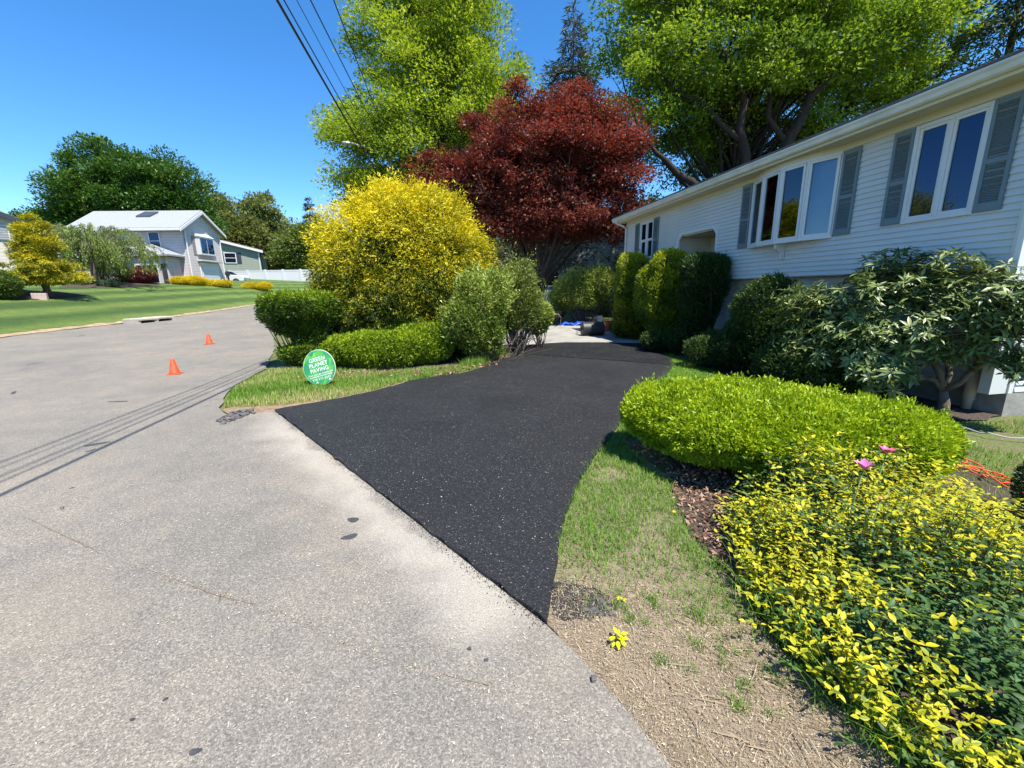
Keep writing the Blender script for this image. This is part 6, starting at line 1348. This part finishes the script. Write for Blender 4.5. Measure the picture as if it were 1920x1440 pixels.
# ================================================================== GROUND LITTER AND GRASS
rg = np.random.default_rng(200)
lawnR = np.concatenate([DRIVE_R, px([(1060, 1150), (1160, 1180), (1260, 1210), (1380, 1250), (1470, 1290), (1580, 1350), (1600, 1340), (1500, 1210), (1430, 1130), (1380, 1075), (1320, 1035), (1285, 985), (1268, 940), (1258, 900)]), np.array([(1.3, 3.75), (1.25, 4.5), (1.9, 5.0), (3.0, 5.0), (4.0, 5.2), (4.15, 6.2), (3.95, 7.2), (4.1, 8.1), (4.15, 9.0), (4.05, 10.3), (4.25, 11.8), (4.3, 12.6)])])
q = scatter(lawnR, 118000, rg); d0 = np.hypot(q[:, 0], q[:, 1]); dens = np.clip(2.9 / d0, .10, 1); bare = np.clip(.95 - .5 * (lumps(np.column_stack([q, np.zeros(len(q))]), 4, 4) > .9), 0, 1) * np.clip((q[:, 1] - 1.75 + .5 * (q[:, 0] - .9)) / .55, .08, 1)
q = q[rg.random(len(q)) < dens * bare]; d0 = np.hypot(q[:, 0], q[:, 1])
V1, F1, r1 = blades(np.column_stack([q, np.full(len(q), -.025)]), .062, .0042 * 1, rg, .75, True)
V1 = V1.reshape(-1, 5, 3); V1[:, :, :2] = q[:, None] + (V1[:, :, :2] - q[:, None]) * np.clip(d0 / 3.2, 1, 2.6)[:, None, None]; V1 = V1.reshape(-1, 3)
o = link('grass', npmesh('grass', V1, F1, r1), GRASS); tag(o, 'green lawn grass along the right edge of the driveway', 'grass', kind='stuff')
isl = px([(420, 762), (428, 740), (445, 722), (475, 706), (505, 694), (560, 688), (640, 690), (720, 698), (800, 690), (880, 684), (935, 670), (900, 688), (850, 698), (770, 712), (700, 731), (620, 748), (540, 757), (470, 762)])
q = scatter(isl, 52000, rg); k = rg.random(len(q)) < np.clip(.85 + .3 * lumps(np.column_stack([q, np.zeros(len(q))]), 6, 3), .25, 1); q = q[k]
V2, F2, r2 = blades(np.column_stack([q, np.full(len(q), -.03)]), .085, .011, rg, .6, False); r2 = np.clip(r2 * 1.1 + np.repeat(.18 * lumps(np.column_stack([q, np.zeros(len(q))]), 9, 2.5) + .2 + .15 * (q[:, 1] < 7.2), 3), 0, 1)
o = link('grass', npmesh('grass', V2, F2, r2), GRASS); tag(o, 'patchy grass of the strip around the round sign', 'grass', kind='stuff')
reg3 = np.array([(3.9, 3.6), (5.2, 4.9), (6.2, 5.0), (9.5, 5.2), (9, 2.0), (4.2, 2.0), (3.7, 2.9)]); q = scatter(reg3, 26000, rg); q = q[lumps(np.column_stack([q, np.zeros(len(q))]), 5, 2.2) > -.6]
V3, F3, r3 = blades(np.column_stack([q, np.full(len(q), -.03)]), .06, .007, rg, .7, False); o = link('grass', npmesh('grass', V3, F3, np.clip(r3 + .12, 0, 1)), GRASS); tag(o, 'thin dry grass between the bright yew and the house corner', 'grass', kind='stuff')
# long grass at the euonymus edge and along the drive
eg = px([(1400, 1085), (1470, 1190), (1560, 1300), (1660, 1390), (1720, 1440)]); tt = rg.uniform(0, len(eg) - 1.001, 420); i0 = tt.astype(int); q = eg[i0] + (eg[i0 + 1] - eg[i0]) * (tt - i0)[:, None] + rg.normal(size=(420, 2)) * .05
V4, F4, r4 = blades(np.column_stack([q, np.zeros(len(q))]), .2, .005, rg, .9, True); o = link('grass', npmesh('grass', V4, F4, r4 * .7), GRASS); tag(o, 'long green grass blades growing out of the golden euonymus edge', 'grass', kind='stuff')
tuft = px([(880, 690), (910, 684), (935, 672), (955, 660)]); tt = rg.uniform(0, 2.999, 1500); i0 = tt.astype(int); q = tuft[i0] + (tuft[i0 + 1] - tuft[i0]) * (tt - i0)[:, None] + rg.normal(size=(1500, 2)) * .07 + np.array([-.12, .12])
V5, F5, r5 = blades(np.column_stack([q, np.full(len(q), -.02)]), .2, .014, rg, .6, False); o = link('grass', npmesh('grass', V5, F5, np.clip(r5 + .15, 0, 1)), GRASS); tag(o, 'pale grass tufts at the foot of the pieris along the driveway', 'grass', kind='stuff')
# brown oak leaves
LIT = leafmat('dead_oak_leaf', [(0, (.10, .05, .03)), (.4, (.22, .12, .075)), (.8, (.36, .22, .15)), (1, (.46, .33, .24))], .15, .7, (1.1, .9, .7))
def litter(poly, n, L, mat, lab, name, z=.0, wl=.45, flat=.35, seed=1, zvar=.02):
    rg = np.random.default_rng(seed); q = scatter(poly, n, rg); n = len(q); a = rg.uniform(0, 6.28, n); D = np.column_stack([np.cos(a), np.sin(a), rg.normal(size=n) * flat]); N = np.array([0, 0, 1.]) + rg.normal(size=(n, 3)) * flat
    Ls = L * rg.uniform(.5, 1.3, n); V_, F_, r_ = leaves(np.column_stack([q, zg(q[:, 0], q[:, 1]) + z + rg.random(n) * zvar]), D, N, Ls, Ls * wl, rg.random(n), .25, -.12)
    o = link(name, npmesh(name, V_, F_, r_), mat); tag(o, lab, 'litter', kind='stuff'); return o
litter(px([(1258, 880), (1262, 930), (1300, 1005), (1350, 1060), (1400, 1110), (1440, 1150), (1470, 1150), (1420, 1050), (1400, 960), (1380, 900), (1330, 880)]), 1100, .042, LIT, 'brown dead oak leaves at the foot of the bright yew', 'leaf_litter', .0, .45, .4, 5, .03)
litter(np.array([(1.3, 3.5), (3.5, 2.7), (3.9, 3.2), (2.2, 4.6), (1.2, 4.5)]), 1500, .05, LIT, 'brown dead leaves in the shade beneath the bright yew', 'leaf_litter', -.0, .45, .4, 6, .03)
litter(np.array([(-4.4, 8.3), (-1.4, 8.4), (-.4, 9.4), (.1, 11), (-.6, 10), (-1.6, 9.1), (-4.2, 8.9)]), 900, .07, LIT, 'brown dead leaves along the foot of the low yew hedge', 'leaf_litter', -.0, .45, .4, 16, .03)
CHIP = leafmat('straw_chip', [(0, (.18, .125, .075)), (.5, (.38, .295, .18)), (1, (.66, .57, .40))], .15, .8, (1, .95, .8))
litter(DRY, 13000, .013, CHIP, 'pale straw chips and dead grass on the bare verge', 'straw_litter', -.002, .22, .35, 7, .012)
litter(lawnR[:40], 1300, .016, CHIP, 'dry grass clippings among the lawn beside the driveway', 'straw_litter', -.01, .18, .5, 17, .03)
V6, F6, r6 = blades(np.column_stack([scatter(DRY, 2200, rg), np.full(2200, -.004)]), .022, .0022, rg, 2.2, True); o = link('dry_grass', npmesh('dry_grass', V6, F6, r6), CHIP); tag(o, 'flattened dry grass stalks on the bare verge', 'grass', kind='stuff')
tc_ = scatter(px([(1120, 1095), (1300, 1140), (1480, 1250), (1600, 1370), (1500, 1380), (1300, 1300), (1150, 1180)]), 34, rg); q = np.repeat(tc_, 26, 0) + rg.normal(size=(34 * 26, 2)) * .018
V8, F8, r8 = blades(np.column_stack([q, np.full(len(q), -.006)]), .045, .0032, rg, .8, True); o = link('grass', npmesh('grass', V8, F8, r8 * .85), GRASS); tag(o, 'scattered green grass tufts in the straw verge', 'grass', kind='stuff')
SEED = leafmat('pale_seed', [(0, (.35, .30, .2)), (.6, (.55, .5, .38)), (1, (.75, .7, .55))], .1, .8, (1, 1, .9))
litter(px([(0, 900), (500, 800), (1010, 1190), (1240, 1440), (0, 1440)]), 2600, .012, SEED, 'pale tree seeds scattered over the near street', 'seed_litter', .004, .35, .2, 8, .002)
litter(DRIVE, 1700, .013, SEED, 'pale tree seeds scattered over the black driveway', 'seed_litter', .026, .35, .2, 9, .002)
litter(px([(200, 1045), (300, 1085), (420, 1130), (520, 1155), (720, 1245), (930, 1310), (930, 1295), (720, 1228), (520, 1138), (300, 1068)]), 260, .012, CHIP, 'tan crumbs gathered along the street crack', 'seed_litter', .004, .5, .3, 10, .003)
BLKC = plain('black_rubber_crumb', (.03, .026, .026), .8, var=.4, scale=40)
def rubble(poly, n, s0, s1, mat, lab, seed):
    rg = np.random.default_rng(seed); q = scatter(poly, n, rg); mb = MB()
    for x, y in q:
        s = rg.uniform(s0, s1); p_ = rg.normal(size=(8, 3)) * .18 + np.array([(a, b, c) for c in (-.35, .35) for b in (-.5, .5) for a in (-.5, .5)]); p_ = p_ * s * np.array([1, 1, .6]); z_ = gz(x, y)
        mb.poly(p_ + np.array([x, y, z_ + s * .2]), [(0, 2, 3, 1), (4, 5, 7, 6), (0, 1, 5, 4), (2, 6, 7, 3), (0, 4, 6, 2), (1, 3, 7, 5)])
    o = mb.build('rubble', mat, None); tag(o, lab, 'rubble', kind='stuff')
rubble(px([(405, 790), (430, 775), (470, 768), (478, 776), (450, 785), (420, 795)]), 110, .015, .06, plain('broken_asphalt', (.10, .095, .09), .9, var=.5, scale=25), 'crumbled asphalt pieces at the street corner of the grass strip', 21)
rubble(px([(1035, 1092), (1060, 1090), (1120, 1105), (1160, 1130), (1150, 1150), (1100, 1160), (1060, 1165), (1035, 1150)]), 950, .004, .012, BLKC, 'black rubber crumbs spilled on the straw beside the driveway tip', 22)
rubble(px([(1090, 1120), (1150, 1130), (1150, 1160), (1100, 1165)]), 14, .012, .03, plain('grey_pebble', (.085, .077, .072), .85, var=.4, scale=25), 'grey stones among the spilled rubber crumbs', 23)
# black crumbs shed along the paving edge onto the street
tt = rg.random(1700); side = np.abs(rg.normal(size=1700)) * .035; dv_ = (LFT - TIP) / np.linalg.norm(LFT - TIP); nv = np.array([-dv_[1], dv_[0]])
if nv @ (np.array([-3, 0]) - TIP) < 0: nv = -nv
q = TIP + (LFT - TIP) * tt[:, None] + nv * side[:, None]; a = rg.uniform(0, 6.28, 1700); V7, F7, r7 = leaves(np.column_stack([q, zg(q[:, 0], q[:, 1]) + .005]), np.column_stack([np.cos(a), np.sin(a), np.zeros(1700)]), np.tile([0, 0, 1.], (1700, 1)), rg.uniform(.004, .011, 1700), rg.uniform(.003, .008, 1700), a / 6.3)
tag(link('rubber_crumbs', npmesh('rubber_crumbs', V7, F7, r7), BLKC), 'black rubber crumbs shed along the street edge of the driveway', 'rubble', kind='stuff')
c = G(1114, 1276); rg = np.random.default_rng(2); p_ = rg.normal(size=(8, 3)) * .12 + np.array([(a, b, c_) for c_ in (-.35, .35) for b in (-.5, .5) for a in (-.5, .5)]); o = MB().poly(p_ * .026, [(0, 2, 3, 1), (4, 5, 7, 6), (0, 1, 5, 4), (2, 6, 7, 3), (0, 4, 6, 2), (1, 3, 7, 5)]).build('asphalt_lump', plain('broken_asphalt', (.10, .095, .09)), None, bevel=.003); o.location = (c[0], c[1], .009); tag(o, 'single dark asphalt lump at the straw edge of the street', 'stone')
# twigs on the verge
tw = MB(); rg = np.random.default_rng(33); q = scatter(px([(1230, 1130), (1400, 1200), (1560, 1330), (1620, 1420), (1330, 1430), (1180, 1230)]), 46, rg)
for x, y in q:
    a = rg.normal(-.9, .5); L_ = rg.uniform(.05, .2); d = np.array([math.cos(a), math.sin(a), 0]); n_ = np.array([-d[1], d[0], 0]); b0 = np.array([x, y, .006]); tw.tube([b0, b0 + d * L_ * .5 + n_ * L_ * rg.normal() * .12 + (0, 0, .006), b0 + d * L_], [.0022, .0018, .001], 5)
tag(tw.build('fallen_twigs', plain('tan_twig', (.34, .25, .15), .85, var=.3), None), 'thin tan twigs strewn on the straw verge', 'twigs', kind='stuff')
